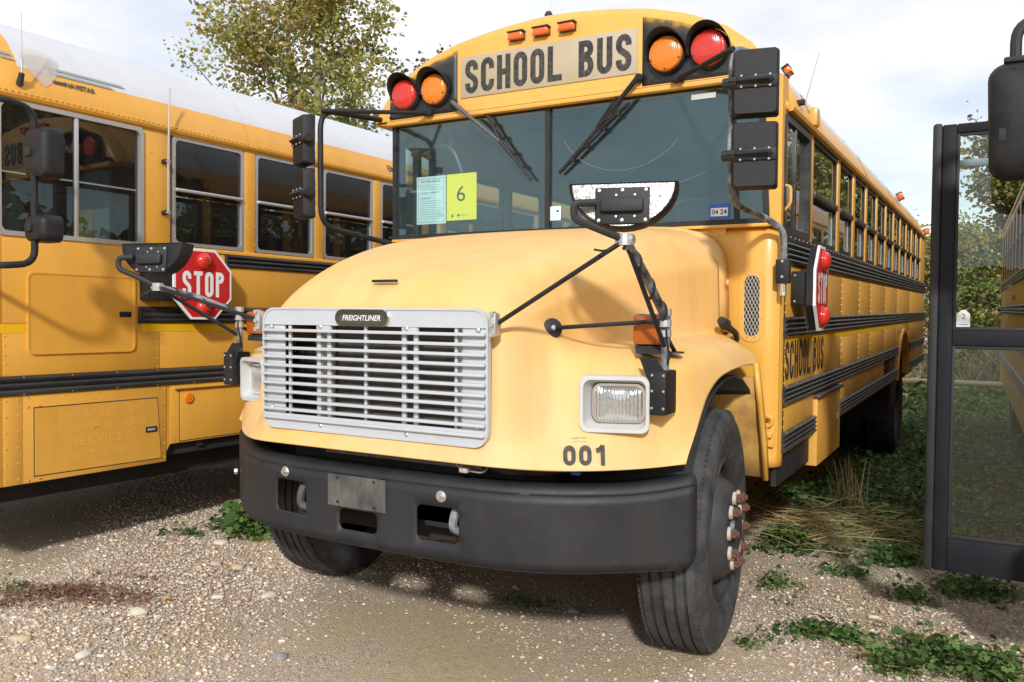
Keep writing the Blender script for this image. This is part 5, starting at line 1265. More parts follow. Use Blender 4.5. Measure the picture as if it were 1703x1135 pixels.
mb.build('housing_wire', M['cream'], st)

# ---- notices taped inside the windshield
def sheet(name, label, cat, x0, x1, z0, z1, m, y=.548):
    mb = MB(); mb.box((x0, y, z0), (x1, y + .001, z1)); o = mb.build(name, M[m]); tag(o, label, cat); return o
sh = sheet('notice_sheet', 'pale blue printed notice taped inside the windshield, left of the yellow number sheet', 'notice', -.897, -.690, 1.930, 2.207, 'paperblue')
mb = MB(); font_text(mb, 'BUYERS GUIDE', F_FRONT(-.862, .5475, 2.172), .135, .014, .01); font_text(mb, 'AS IS-NO WARRANTY', F_FRONT(-.865, .5475, 2.108), .13, .010, .01); font_text(mb, 'WARRANTY', F_FRONT(-.865, .5475, 2.076), .072, .010, .01)
for k in range(16):
    z = 2.155 - .013 * k
    if abs(z - 2.11) < .012 or abs(z - 2.08) < .01: continue
    mb.box((-.870, .5474, z), (-.870 + .14 + .03 * ((k * 7) % 3) / 2, .5478, z + .0016))
mb.add([], []); mb.build('notice_print', M['greyink'], sh)
mb = MB(); ring_plate(mb, [(-.885, 1.942), (-.702, 1.942), (-.702, 2.195), (-.885, 2.195)], [(-.883, 1.944), (-.704, 1.944), (-.704, 2.193), (-.883, 2.193)], 0, .0004, 0, F_FRONT(0, .5478, 0)); mb.build('notice_border', M['greyink'], sh)
sh = sheet('number_sheet', 'lime yellow paper sheet with a large 6 inside the windshield', 'notice', -.682, -.478, 1.943, 2.208, 'paperyellow', .546)
mb = MB(); font_text(mb, '6', F_FRONT(-.612, .5455, 2.05), .058, .088); font_text(mb, 'county', F_FRONT(-.586, .5455, 1.966), .05, .010)
mb.lathe([(.008, 0), (.008, .0003), (0, .0003)], 12, 0, F_FRONT(-.600, .5457, 1.971)); mb.add([(-.652, 1.962, 0), (-.632, 1.962, 0), (-.642, 1.982, 0)], [(0, 1, 2)], 0, F_FRONT(0, .5455, 0)); mb.build('sheet_print', M['ink2'], sh)
# ================================================================== SECOND BUS (left of the picture)
yd = Vector((0.02603688, 0.99957543, -0.01307808)).normalized(); xd = yd.cross(Vector((0, 0, 1))).normalized(); zd = xd.cross(yd)
LB = empty('school_bus', 'orange yellow school bus with white roof and red stop sign, parked at the left', 'school bus')
mw = Matrix((xd, yd, zd)).transposed().to_4x4(); mw.translation = Vector((-2.4, 0, 0)) - 1.22 * xd; LB.matrix_world = mw
LX = Matrix(((0, 0, 1, 0), (1, 0, 0, 0), (0, 1, 0, 0), (0, 0, 0, 1)))
PROF2 = refine(roof_profile(1.22, 2.53), 3)
Y2 = M['yellow2']
LW0 = [0.005 + .663 * k for k in range(11)]; YE = 7.45
def flat_bus_body(root, yel, side, y0, y1, zsill, z0, prof, split):
    """roof, rear, front, floor and far side shared by the flat fronted buses; side=+1: detailed side is local +x"""
    roof_shell(prof, y0 + .05, y1, root, yel, split)
    mb = MB(); mb.prism([(x, z) for x, z in prof] + [(-1.22, .6), (1.22, .6)], y1 - .03, y1 - .004, 0, Matrix(((1, 0, 0, 0), (0, 0, 1, 0), (0, 1, 0, 0), (0, 0, 0, 1)))); mb.build('rear_wall', yel, root)
    mb = MB(); mb.box((-1.15, y0 + .1, .90), (1.15, y1 - .05, .96)); mb.build('floor', M['floor'], root)
    # front: lower panel, pillars, header, glass
    mb = MB(); mb.box((-1.20, y0 - .03, .46), (1.20, y0 + .03, 1.45), bevel=.02); mb.build('front_panel', yel, root)
    mb = MB(); mb.prism([(x * .985, z - .02) for x, z in prof if z > z0 - .03] + [(-1.19, z0 - .12), (1.19, z0 - .12)], y0 - .02, y0 + .06, 0, Matrix(((1, 0, 0, 0), (0, 0, 1, 0), (0, 1, 0, 0), (0, 0, 0, 1)))); mb.build('front_header', yel, root)
    for x in (-1.16, 0, 1.16):
        mb = MB(); mb.box((x - .04, y0 - .02, 1.44), (x + .04, y0 + .04, z0 - .1), bevel=.01); mb.build('front_pillar', yel if x else M['black'], root)
    for x in (-.58, .58):
        mb = MB(); mb.box((x - .54, y0, 1.45), (x + .54, y0 + .006, z0 - .11)); mb.build('windshield', M['darkglass'], root)
    mb = MB(); mb.box((-1.22, y0 - .14, .42), (1.22, y0 - .02, .72), bevel=.03); mb.build('bumper', M['bumper'], root)
    for x in (-.9, .9):
        mb = MB(); mb.lathe([(.09, 0), (.085, .02), (.05, .04), (0, .045)], 20, 0, F_FRONT(x, y0 - .03, .95)); mb.build('headlamp', M['headlens'], root)
        for xx, mm in ((x, 'redlens'), (x * .76, 'amberlens')):
            mb = MB(); mb.lathe([(.085, 0), (.08, .02), (.05, .04), (0, .05)], 20, 0, F_FRONT(xx, y0 - .02, z0 + .2)); mb.build('warning_lamp', M[mm], root)
    # far side: one wall with windows openings filled by tinted glass; bottom lowered to block light underneath
    s = -side
    mb = MB(); mb.box((min(s * 1.18, s * 1.22), y0, .36), (max(s * 1.18, s * 1.22), y1, zsill)); mb.box((min(s * 1.18, s * 1.22), y0, z0 - .03), (max(s * 1.18, s * 1.22), y1, z0 + .01)); mb.build('far_side_wall', yel, root)
    mb = MB(); mb.box((min(s * 1.195, s * 1.205), y0 + .05, zsill), (max(s * 1.195, s * 1.205), y1 - .05, z0 - .03)); mb.build('far_side_glass', M['darkglass'], root)
    for k in range(12):
        mb = MB(); y = y0 + .6 + k * (y1 - y0 - .7) / 11.5; mb.box((min(s * 1.17, s * 1.222), y - .045, zsill), (max(s * 1.17, s * 1.222), y + .045, z0)); mb.build('window_post', yel, root)
    # chassis box, made deep to darken the ground under the bus, and wheels
    mb = MB(); mb.box((-1.08, y0 + .3, .36), (1.08, y1 - .3, .92)); mb.build('chassis', M['dark'], root)
    for y in (y0 + 4.9, y1 - 1.5):
        for sx in (1, -1):
            w = inst(rear, 'wheel', root, matrix=Matrix.Translation((sx * 1.0, y, .50)) @ Matrix.Rotation(sx * pi / 2, 4, 'Y'))
    s0 = None
    for k in range(10):
        for x in (-.68, .68): inst(bench, 'bench_seat', root, (x, y0 + 2.0 + .68 * k, .96))
bench = [o for o in B.children if o.name.startswith('bench_seat')][0]
brown = bench.copy(); brown.data = bench.data.copy(); brown.data.materials.clear(); brown.data.materials.append(M['seatbrown'])
bench_save = bench; bench = brown
COL.objects.link(brown); brown.name = 'bench_seat'; brown.parent = LB; brown.location = (.68, 1.0, .96)
flat_bus_body(LB, Y2, 1, -1.32, YE, 1.80, 2.50, PROF2, 1.157)
# seen side: lower wall with the arch of the front wheel and stepped skirt
poly = [(-1.32, .47), (-.085, .47), (-.02, .575), (3.02, .575)] + [(3.58 - .56 * cos(a), .575 + .50 * sin(a)) for a in [pi * k / 16 for k in range(1, 16)]] + [(4.14, .575), (5.39, .575)] + [(5.95 - .56 * cos(a), .575 + .50 * sin(a)) for a in [pi * k / 16 for k in range(1, 16)]] + [(6.51, .575), (YE, .575), (YE, 1.815), (-1.32, 1.815)]
mb = MB(); mb.prism(poly, 1.17, 1.216, 0, LX); mb.build('side_wall', Y2, LB)
mb = MB(); mb.box((1.15, -.10, 1.0), (1.168, YE - .05, 1.80)); mb.build('side_lining', M['liner'], LB)
def lpanel(name, y0, y1, z0, z1, t=.004, m=None, bevel=.0015, x=1.216):
    mb = MB(); mb.box((x, y0, z0), (x + t, y1, z1), bevel=bevel); return mb.build(name, m or Y2, LB)
for a, b in ((-1.32, -1.037), (-1.035, -.094), (-.092, 1.37), (1.372, 2.9), (2.902, YE)):
    lpanel('side_panel', a, b, 1.056, 1.333)
    lpanel('side_panel', a, b, 1.443 if a > -.3 else 1.337, 1.704 if a > .3 else 1.79)
for a, b, z in ((-1.32, -1.037, .472), (-1.035, -.93, .472), (-.93, -.05, .472), (-.02, 1.10, .577)): lpanel('side_panel', a, b, z, .945)
rail(-1.32, YE, .949, 1.053, 3, 1, 1.216, parent=LB); rail(-.232, YE, 1.335, 1.439, 3, 1, 1.216, parent=LB); rail(.411, YE, 1.708, 1.797, 3, 1, 1.216, parent=LB)
for y, z0, z1 in ((-.24, 1.337, 1.437), (.403, 1.71, 1.795)):
    mb = MB(); mb.box((1.216, y - .006, z0), (1.240, y + .012, z1), bevel=.004); mb.build('rail_cap', M['black'], LB)
for a, b in ((-1.32, -.915), (-.22, YE)): lpanel('side_strip', a, b, 1.284, 1.333, .0055, M['strip'], 0)
# sill and window bay
lpanel('window_sill', -.10, YE, 1.797, 1.822, .012)
def alu_window(y0, y1):
    w = win_unit(y0, y1, 1, 1.828, 2.512, 2.177, LB, 1.222, M['alu'], M['darkglass'], .04, .011); return w
for y in LW0: alu_window(y, y + .565)
for k, y in enumerate([-.110] + [v + .614 for v in LW0]):
    w = .095 if k == 0 else .046
    mb = MB(); mb.box((1.165, y - w, 1.80), (1.214, y + w, 2.53), bevel=.004); mb.build('window_post', Y2, LB)
mb = MB(); mb.box((1.165, -1.32, 1.80), (1.214, -1.06, 2.53), bevel=.004); mb.build('window_post', Y2, LB)
slider(-1.06, -.205, 1.80, 2.515, 1, 1.222, LB, M['alu'], M['darkglass'], .51, .025)
mb = MB(); mb.box((1.165, -1.32, 2.51), (1.217, YE, 2.56), bevel=.003); mb.build('window_header', Y2, LB)
mb = MB(); mb.sweep([(0, 0), (.016, .004), (.024, .02), (.016, .024), (.012, .012), (0, .010)], [((1.215, -1.3, 2.522), (1, 0, 0), (0, 0, 1)), ((1.215, YE, 2.522), (1, 0, 0), (0, 0, 1))], 0, True); mb.build('drip_rail', Y2, LB)
mb = MB()
for y in np.arange(-1.28, 4.5, .0335): rivet_dome(mb, (1.221, y, 2.562), (1, 0, .1), .0065, .006)
for y in (-.05, .02, .60, .66, 1.27, 1.33):
    for z in np.arange(1.88, 2.5, .125): rivet_dome(mb, (1.214 if y < 0 else 1.214, y if y > 0 else -.15, z), (1, 0, 0), .0055, .004)
for z in np.arange(1.07, 1.33, .05):
    for y in (-.078, -.107, -1.022): rivet_dome(mb, (1.220, y, z), (1, 0, 0), .0055, .004)
for z in np.arange(.50, .93, .085):
    for y in (-.955, -.06, .012, -1.02): rivet_dome(mb, (1.220, y, max(z, .6) if y == .012 else z), (1, 0, 0), .0055, .004)
for y in np.arange(-.9, 1.0, .2): rivet_dome(mb, (1.220, y, .935), (1, 0, 0), .0055, .004)
for y in (-.905, -.90 + .06, -.84): rivet_dome(mb, (1.222, y, .487), (1, 0, 0), .006, .004); rivet_dome(mb, (1.222, y, .885), (1, 0, 0), .006, .004)
for y in np.arange(.05, 1.3, .075): rivet_dome(mb, (1.228, y, 1.812), (1, 0, 0), .004, .003)
for y in (.62, .66):
    for z in np.arange(2.60, 2.78, .04): rivet_dome(mb, (1.208 - max(0, z - 2.615) * .46, y, z), (1, 0, .4), .005, .004)
stuff(mb.build('rivet', Y2, LB))
mb = MB()
for y in np.arange(-1.2, 1.0, .27):
    for z in (.957, 1.046): rivet_dome(mb, (1.232, y, z), (1, 0, 0), .005, .004)
stuff(mb.build('rail_rivet', M['bolt'], LB))
# roof seam
mb = MB(); mb.sweep([(x * 1.008, 2.53 + (z - 2.53) * 1.008) for x, z in PROF2], [((0, .60, 0), (1, 0, 0), (0, 0, 1)), ((0, .68, 0), (1, 0, 0), (0, 0, 1))]); ob = mb.build('roof_seam', [Y2, M['roofwhite']], LB)
for p in ob.data.polygons:
    if abs(p.center.x) < 1.157: p.material_index = 1
# hatches
mb = MB(); X = frameX((1.2195, -.588, 1.391), (0, 1, 0), (0, 0, 1)); mb.prism(rrect(.632, .44, .035, 5), 0, .008, 0, X); ring_plate(mb, rrect(.640, .448, .038, 5), rrect(.618, .426, .03, 5), .0, .011, 0, X); ht = mb.build('side_hatch', Y2, LB)
mb = MB(); mb.box((1.226, -.372, 1.373), (1.233, -.295, 1.405), bevel=.004); mb.build('hatch_handle', M['plastic'], ht)
mb = MB(); X = frameX((1.219, -.478, .690), (0, 1, 0), (0, 0, 1)); mb.prism([(-.390, -.183), (.388, -.190), (.362, .182), (-.390, .184)], .0, .005, 0, X); cd = mb.build('compartment_door', Y2, LB)
mb = MB(); mb.prism([(-.396, -.19), (.394, -.196), (.368, .189), (-.396, .191)], .0, .0015, 0, X); mb.build('door_gap', M['ink2'], cd)
mb = MB(); mb.box((1.223, -.197, .668), (1.230, -.120, .702), bevel=.004); mb.build('door_latch', M['plastic'], cd); mb = MB(); mb.box((1.229, -.187, .676), (1.2325, -.132, .692), bevel=.002); mb.build('latch_lever', M['teal'], cd)
mb = MB(); Xg = frameX((1.2248, -.478, .690), (0, 1, 0), (0, 0, 1))
for t, z, w in (('OPERATED  BY', .105, .52), ('DURHAM SCHOOL', .030, .60), ('SERVICES', -.048, .36), ('DOT 350651', -.130, .42)): font_text(mb, t, Xg @ Matrix.Translation((.0, z, 0)), w, .05, .03, align='C')
mb.build('ghost_lettering', M['ghost'], cd)
mb = MB(); mb.box((1.219, .048, .588), (1.223, .98, .916), bevel=.002); c2 = mb.build('compartment_door', Y2, LB)
mb = MB(); mb.box((1.218, .042, .582), (1.2205, .986, .922)); mb.build('door_gap', M['ink2'], c2)
mb = MB(); mb.sweep([(0, 0), (.02, -.006), (.022, 0), (.004, .012), (0, .012)], [((1.219, .0, .925), (1, 0, 0), (0, 0, 1)), ((1.219, 1.0, .925), (1, 0, 0), (0, 0, 1))], 0, True); mb.build('door_drip', Y2, c2)
mb = MB(); mb.lathe([(.035, 0), (.034, .008), (.024, .012), (.022, .010), (0, .012)], 24, 0, frameX((1.223, .111, .856), (0, 1, 0), (0, 0, 1))); mb.build('side_reflector', M['orange'], c2)
mb = MB(); mb.box((1.0, -.02, .50), (1.18, 1.1, .575)); mb.box((1.10, .2, .535), (1.2, .24, .575)); mb.box((1.10, .55, .53), (1.2, .58, .575)); mb.build('skirt_bracket', M['dark'], LB)
# rods and antenna
mb = MB(); mb.tube([(1.262, -.066, 2.012), (1.262, -.066, 2.34), (1.262, -.055, 2.785)], .0055, 8); an = mb.build('antenna_rod', M['alu'], LB)
for z in (2.02, 2.335): mb = MB(); mb.tube([(1.214, -.066, z), (1.252, -.066, z)], .016, 10); mb.build('rod_mount', M['rubber'], an); mb = MB(); mb.tube([(1.250, -.066, z), (1.275, -.066, z)], .010, 8); mb.build('rod_knob', M['alu'], an)
mb = MB(); mb.tube([(1.212, -.935, 2.60), (1.236, -.935, 2.66)], [.018, .014], 10); an = mb.build('antenna_base', M['rubber'], LB)
mb = MB(); mb.tube([(1.24, -.935, 2.66), (1.24, -.935, 2.73)], .006, 6); mb.tube([(1.24, -.935, 2.73), (1.235, -.935, 2.98)], .002, 5); mb.build('antenna_rod', M['alu'], an)
# decals on the roof side
rt = Vector((-.065, 0, .14)).normalized(); rn = Vector((.14, 0, .065)).normalized()
def roofX(y, z, d=.003): d += .007; return frameX(Vector((1.20 - (z - 2.615) * .464, y, z)) + rn * d, (0, 1, 0), rt)
mb = MB(); font_text(mb, 'NAVISTAR', roofX(-.672, 2.650, .004), .180, .034, .04); mb.build('maker_lettering', M['ink2'], LB)
mb = MB(); mb.add([(-.735, 0, 0), (-.672, 0, 0), (-.672, .02, 0), (-.75, .02, 0)], [(0, 1, 2, 3)], 0, frameX(Vector((0, 0, 0)), (1, 0, 0), (0, 1, 0)) if False else roofX(0, 2.655, .004)); mb.build('decal_arrow', M['ink2'], LB)
for k, (a, b, z) in enumerate(((-.75, -.28, 2.735), (-.75, -.36, 2.708), (-1.02, -.93, 2.76), (-1.0, -.92, 2.735))):
    mb = MB(); mb.add([(a, 0, 0), (b, 0, 0), (b - .03, .016, 0), (a - .01, .016, 0)], [(0, 1, 2, 3)], 0, roofX(0, z, .004)); mb.build('decal_stripe', M['teal'], LB)
mb = MB(); mb.prism([(-.105, .085), (-.085, .115), (0, .14), (.085, .115), (.105, .085), (.085, 0), (.045, -.06), (0, -.10), (-.045, -.06), (-.085, 0)], .003, .0042, 0, roofX(-.79, 2.71, 0)); mb.build('shield_decal', M['white'] if False else M['shell'], LB)
mb = MB(); font_text(mb, 'EMERGENCY EXIT', roofX(2.085, 2.605, .004), .62, .055, .01); mb.build('exit_lettering', M['ink2'], LB)
# stop arm of the second bus
Xs2 = frameX((1.345, .130, 1.584), (-.02, 1, 0), (0, 0, 1)); st2 = stop_arm(LB, Xs2, .222)
mb = MB(); mb.box((1.216, -.235, 1.475), (1.30, .0, 1.66), bevel=.008); mb.box((1.25, -.06, 1.50), (1.325, .05, 1.64), bevel=.006); mb.build('stop_arm_housing', M['plastic'], st2)
# driver's mirrors of the second bus
mb = MB(); mb.tube(bez([(1.24, -1.30, 2.47), (1.55, -1.22, 2.43), (1.55, -1.045, 2.41), (1.55, -1.045, 1.64), (1.55, -1.22, 1.62), (1.24, -1.30, 1.64)], 6), .017, 10); mbk = mb.build('mirror_bracket', M['plastic'], LB)
for zc, h, w in ((2.19, .25, .20), (1.815, .135, .185)):
    X = F_FRONT(1.575, -1.01, zc); mb = MB(); n = 24; vs = []
    for k, hh in ((1, -.045), (1, .02), (.93, .045), (.78, .058), (.5, .062)): vs += [(p[0] * k, p[1] * k, hh) for p in rrect(w, h, .04, 5)]
    fs = [(k * n + i, k * n + (i + 1) % n, (k + 1) * n + (i + 1) % n, (k + 1) * n + i) for k in range(4) for i in range(n)] + [tuple(4 * n + i for i in range(n)), tuple(range(n))[::-1]]
    mb.add(vs, fs, 0, X); mi = mb.build('mirror', M['plastic'], LB)
    mb = MB(); mb.box((-.05, -.018, .055), (.0, .022, .075), 0, X, bevel=.006); mb.build('mirror_clamp', M['rubber'], mi)

# ================================================================== THIRD BUS (right edge: its open door and mirror)
RB = empty('school_bus', 'yellow school bus at the right edge with dark glazed entry door swung open', 'school bus')
RB.matrix_world = Matrix.Translation((2.36 + 1.22, .5, 0)) @ Matrix.Rotation(radians(1.6), 4, 'Z')
bench = brown
y3 = -.32; ye3 = 9.0
PROF3 = refine(roof_profile(1.22, 2.45), 3)
flat_bus_body(RB, Y2, -1, y3, ye3, 1.80, 2.42, PROF3, 1.157)
mb = MB(); MX = Matrix(((0, 0, -1, 0), (1, 0, 0, 0), (0, 1, 0, 0), (0, 0, 0, 1)))
mb.prism(wall_poly(.55, ye3, .52, 1.80), 1.16, 1.21, 0, MX); mb.box((-1.21, y3, .46), (-1.16, -.18, 2.45)); mb.box((-1.21, y3, 2.28), (-1.16, .56, 2.47)); mb.build('side_wall', Y2, RB)
for z0, z1 in ((.80, .89), (1.10, 1.19), (1.40, 1.49), (1.69, 1.78)): rail(.58, ye3, z0, z1, 3, -1, 1.21, parent=RB)
for k in range(12):
    y = .60 + .70 * k
    mb = MB(); mb.box((-1.212, y - .05, 1.80), (-1.16, y + .05, 2.45), bevel=.004); mb.build('window_post', Y2, RB)
    if y + .65 < ye3: win_unit(y + .06, y + .64, -1, 1.82, 2.40, 2.10, RB, 1.22, M['black'], M['darkglass'], .035, .012)
mb = MB(); mb.box((-1.214, .55, 2.40), (-1.16, ye3, 2.46)); mb.build('window_header', Y2, RB)
for y in (2.2, 5.4): 
    mb = MB(); mb.box((-1.235, y, 1.545), (-1.21, y + .10, 1.59), bevel=.006); mb.build('side_marker', M['markerlens'], RB)
# the open door leaf, square to the side
Mi = RB.matrix_world.inverted()
def rx(p): return Mi @ Vector(p)
DX = Mi @ F_FRONT(0, .5, 0)
def dpart(name, boxes, m, parent, bevel=.006):
    mb = MB()
    for x0, x1, z0, z1, h0, h1 in boxes: mb.box((x0, z0, h0), (x1, z1, h1), 0, DX, bevel=bevel)
    return mb.build(name, M[m], parent)
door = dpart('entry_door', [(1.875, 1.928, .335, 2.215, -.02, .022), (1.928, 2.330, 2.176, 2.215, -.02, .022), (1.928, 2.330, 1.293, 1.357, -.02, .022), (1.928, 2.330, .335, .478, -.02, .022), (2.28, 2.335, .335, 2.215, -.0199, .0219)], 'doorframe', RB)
dpart('edge_seal', [(1.838, 1.8745, .332, 2.222, -.03, .03)], 'rubber', door, .012)
dpart('door_glass', [(1.92, 2.285, 1.35, 2.18, -.003, .003)], 'doorglass', door, 0); dpart('door_glass', [(1.92, 2.285, .47, 1.30, -.003, .003)], 'doorglass', door, 0)
dpart('glazing_bead', [(1.928, 1.94, 1.357, 2.176, .003, .014), (1.928, 1.94, .478, 1.293, .003, .014), (1.94, 2.28, .478, .492, .003, .014), (1.94, 2.28, 1.279, 1.293, .003, .014), (1.94, 2.28, 1.357, 1.370, .003, .014), (1.94, 2.28, 2.163, 2.176, .003, .014)], 'rubber', door, .002)
dpart('grab_bar', [(1.93, 2.30, 2.045, 2.075, -.07, -.045)], 'alu', door)
mb = MB(); mb.prism([(1.942, 1.372), (1.992, 1.372), (1.992, 1.425), (1.975, 1.442), (1.959, 1.442), (1.942, 1.425)], .004, .005, 0, DX); tg = mb.build('door_tag', M['white'], door)
mb = MB(); font_text(mb, '2', DX @ Matrix.Translation((1.960, 1.405, .0054)), .015, .022); mb.box((1.95, 1.380, .005), (1.984, 1.383, .0054), 0, DX); mb.build('tag_print', M['greyink'], tg)
# mirror of the third bus, hung from a hooked arm
MXw = Mi @ F_FRONT(2.165, -.10, 2.09)
mb = MB(); n = 28; vs = []
for k, hh in ((.97, -.06), (1, 0), (.97, .035), (.88, .062), (.72, .078), (.45, .086)): vs += [((p[0] * (1 + .10 * (p[1] / .4))) * k, p[1] * k, hh) for p in rrect(.235, .40, .055, 6)]
fs = [(k * n + i, k * n + (i + 1) % n, (k + 1) * n + (i + 1) % n, (k + 1) * n + i) for k in range(5) for i in range(n)] + [tuple(5 * n + i for i in range(n)), tuple(range(n))[::-1]]
mb.add(vs, fs, 0, MXw); mr = mb.build('door_mirror', M['plastic'], RB)
mb = MB(); mb.box((-.085, -.075, .074), (-.01, -.032, .083), 0, MXw, bevel=.004); mb.build('mirror_cover', M['rubber'], mr)
mb = MB()
for a, b, h in ((-.075, .155, .064), (-.045, .165, .068), (-.082, .06, .074), (-.05, .065, .080)): mb.lathe([(.010, -.006), (.010, .001), (.005, .002), (0, -.002)], 10, 0, MXw @ Matrix.Translation((a, b, h)))
mb.build('mirror_screw', M['dark'], mr)
mb = MB(); mb.box((-.075, .195, -.03), (.04, .215, .045), 0, MXw, bevel=.006); mb.tube([rx(p) for p in bez([(2.125, -.105, 2.27), (2.125, -.105, 2.425), (2.33, -.06, 2.44), (2.62, .16, 2.40)])], .019, 10); mb.build('mirror_arm', M['rubber'], RB)
mb = MB(); mb.tube([rx(p) for p in bez([(2.20, -.09, 1.90), (2.20, -.06, 1.75), (2.30, 0, 1.70), (2.52, .16, 1.70)])], .016, 10); mb.build('mirror_arm', M['rubber'], RB)
# ================================================================== PLANTS, STONES, TREES
def leaf_cloud(pos, size, tone, up=0.0, aspect=.75):
    """six-cornered leaves, one ngon each, at random tilts; up=1 keeps them facing the sky"""
    n = len(pos); a = rng.uniform(0, 2 * pi, n)
    nz = rng.normal(size=(n, 3)); nz[:, 2] = np.abs(nz[:, 2]) + up * 2.0; nz /= np.linalg.norm(nz, axis=1)[:, None]
    t = np.stack([np.cos(a), np.sin(a), np.zeros(n)], -1); t -= nz * (t * nz).sum(1)[:, None]; t /= np.linalg.norm(t, axis=1)[:, None] + 1e-9
    b = np.cross(nz, t)
    shape = np.array([(-.5, 0), (-.22, .42), (.22, .40), (.55, 0), (.22, -.40), (-.22, -.42)]) * (1, aspect)
    bend = np.array([-.10, .06, .06, -.16, .06, .06])
    s = np.asarray(size).reshape(-1, 1, 1)
    co = pos[:, None, :] + s * (shape[None, :, 0:1] * t[:, None, :] + shape[None, :, 1:2] * b[:, None, :] + bend[None, :, None] * nz[:, None, :])
    col = np.repeat(np.concatenate([tone, np.ones((n, 1))], 1)[:, None, :], 6, 1)
    return co.reshape(-1, 3), np.arange(n * 6).reshape(n, 6), col.reshape(-1, 4)
def tones(n, palette, jitter=.25):
    p = np.array(palette)[rng.integers(0, len(palette), n)]; return np.clip(p * rng.uniform(1 - jitter, 1 + jitter, (n, 1)), 0, 1)
GREEN = [(.085, .18, .045), (.11, .21, .05), (.14, .25, .06), (.07, .145, .04), (.17, .24, .075), (.12, .15, .05)]
def weed(name, label, cx, cy, rx, ry, n, size=.03, h=.05, pal=GREEN, rot=0, group='weeds growing in the gravel', cat='weed', clumps=9):
    cc = rng.normal(size=(clumps, 2)) * .45; w = rng.dirichlet(np.ones(clumps) * 2); idx = rng.choice(clumps, n, p=w)
    p = cc[idx] + rng.normal(size=(n, 2)) * .30
    r = np.hypot(p[:, 0], p[:, 1]); p = p[r < 1.5]; n = len(p)
    x = p[:, 0] * rx; y = p[:, 1] * ry; X = cx + x * cos(rot) - y * sin(rot); Y = cy + x * sin(rot) + y * cos(rot)
    Z = gz(X, Y) + .006 + np.abs(rng.normal(size=n)) * h * .75 * np.clip(1.3 - np.hypot(p[:, 0], p[:, 1]) * .7, .15, 1)
    co, f, col = leaf_cloud(np.stack([X, Y, Z], -1), np.exp(rng.normal(-.35, .42, n)) * size, tones(n, pal), .55, .85)
    co = co - np.array([cx, cy, 0]); me = np_mesh(name, co, f, M['leaf'], True, col)
    o = bpy.data.objects.new(name, me); COL.objects.link(o); o.location = (cx, cy, 0)
    if label: tag(o, label, cat, group)
    else: o['kind'] = 'stuff'
    return o
RED = [(.26, .11, .08), (.32, .14, .11), (.22, .13, .09), (.36, .23, .15), (.16, .15, .07)]
weed('weed_tuft', 'leafy green weed clump beside the inner front tyre, left end of the black bumper', -2.10, .38, .34, .22, 1300, .05, .11)
weed('weed_tuft', 'small green weed sprig on gravel, left of the clump by the tyre', -2.36, .02, .12, .07, 110, .03, .05)
weed('weed_tuft', 'tiny green weed tuft at the left edge of the gravel', -2.17, -1.12, .10, .06, 140, .018, .05)
weed('red_weed_mat', 'flat reddish brown creeping weed mat on gravel at the lower left', -1.95, -.98, .42, .19, 3000, .014, .02, RED, .45)
weed('weed_tuft', 'green weed strip on gravel, nearest the big front tyre at lower right', 1.47, .34, .15, .12, 520, .026, .05)
weed('weed_tuft', 'large leafy green weed clump along the bottom right edge of the picture', 1.86, .27, .24, .16, 1000, .034, .07)
weed('weed_tuft', 'dark green weed clump in the bottom right corner', 2.12, .32, .13, .16, 420, .032, .06)
weed('weed_tuft', 'green weed patch on gravel below the dry straw', .98, 1.72, .24, .22, 900, .034, .06)
weed('weed_tuft', 'broad leaved weed patch just left of the open door foot', 1.60, 1.68, .20, .14, 480, .036, .06)
weed('weed_tuft', 'weed patch in the shade below the open door', 2.0, 1.35, .26, .24, 700, .03, .05)
weed('weed_tuft', 'thin weed clump on gravel midway between the straw and the bottom weeds', 1.74, 1.03, .15, .10, 240, .024, .05)
weed('weed_tufts', None, 1.16, .95, .14, .22, 260, .022, .045)
weed('weed_tuft', 'small weed tuft at the foot of the big front tyre', 1.22, .12, .09, .13, 150, .018, .04)
weed('weed_tufts', None, .25, .05, .30, .10, 260, .014, .02)
weed('weed_tufts', None, 1.35, 1.30, .16, .12, 220, .022, .04)
# ground cover in the shade between the buses
n = 60000
X = rng.uniform(.2, 5.0, n); Y = 1.9 + rng.power(.55, n) * 13
keep = rng.uniform(size=n) < np.clip((X - .55 + .25 * np.sin(Y * 2.3)) / .5, 0, 1) * np.clip((Y - 1.95 + .3 * np.sin(X * 5)) / .8, .0, 1)
X, Y = X[keep], Y[keep]; n = len(X)
Z = gz(X, Y) + .01 + np.abs(rng.normal(size=n)) * .05 * (1 + .6 * np.sin(X * 4 + Y * 2.2))
co, f, col = leaf_cloud(np.stack([X, Y, Z], -1), rng.uniform(.5, 1.2, n) * (.030 + .0028 * Y), tones(n, [(r_ * 1.6, g_ * 1.55, b_ * 1.5) for r_, g_, b_ in GREEN] + [(.08, .13, .04), (.04, .09, .024)]), .7, .9)
o = bpy.data.objects.new('ground_cover', np_mesh('ground_cover', co, f, M['leaf'], True, col)); COL.objects.link(o); o['kind'] = 'stuff'
# far grass behind the buses
n = 22000; X = rng.uniform(-32, 30, n); Y = rng.uniform(10.5, 34, n); Z = gz(X, Y) + np.abs(rng.normal(size=n)) * .08
co, f, col = leaf_cloud(np.stack([X, Y, Z], -1), rng.uniform(.10, .26, n), tones(n, [(.09, .15, .03), (.13, .19, .04), (.17, .20, .06), (.07, .12, .025)]), .2, .5)
o = bpy.data.objects.new('grass', np_mesh('grass', co, f, M['leaf'], True, col)); COL.objects.link(o); o['kind'] = 'stuff'
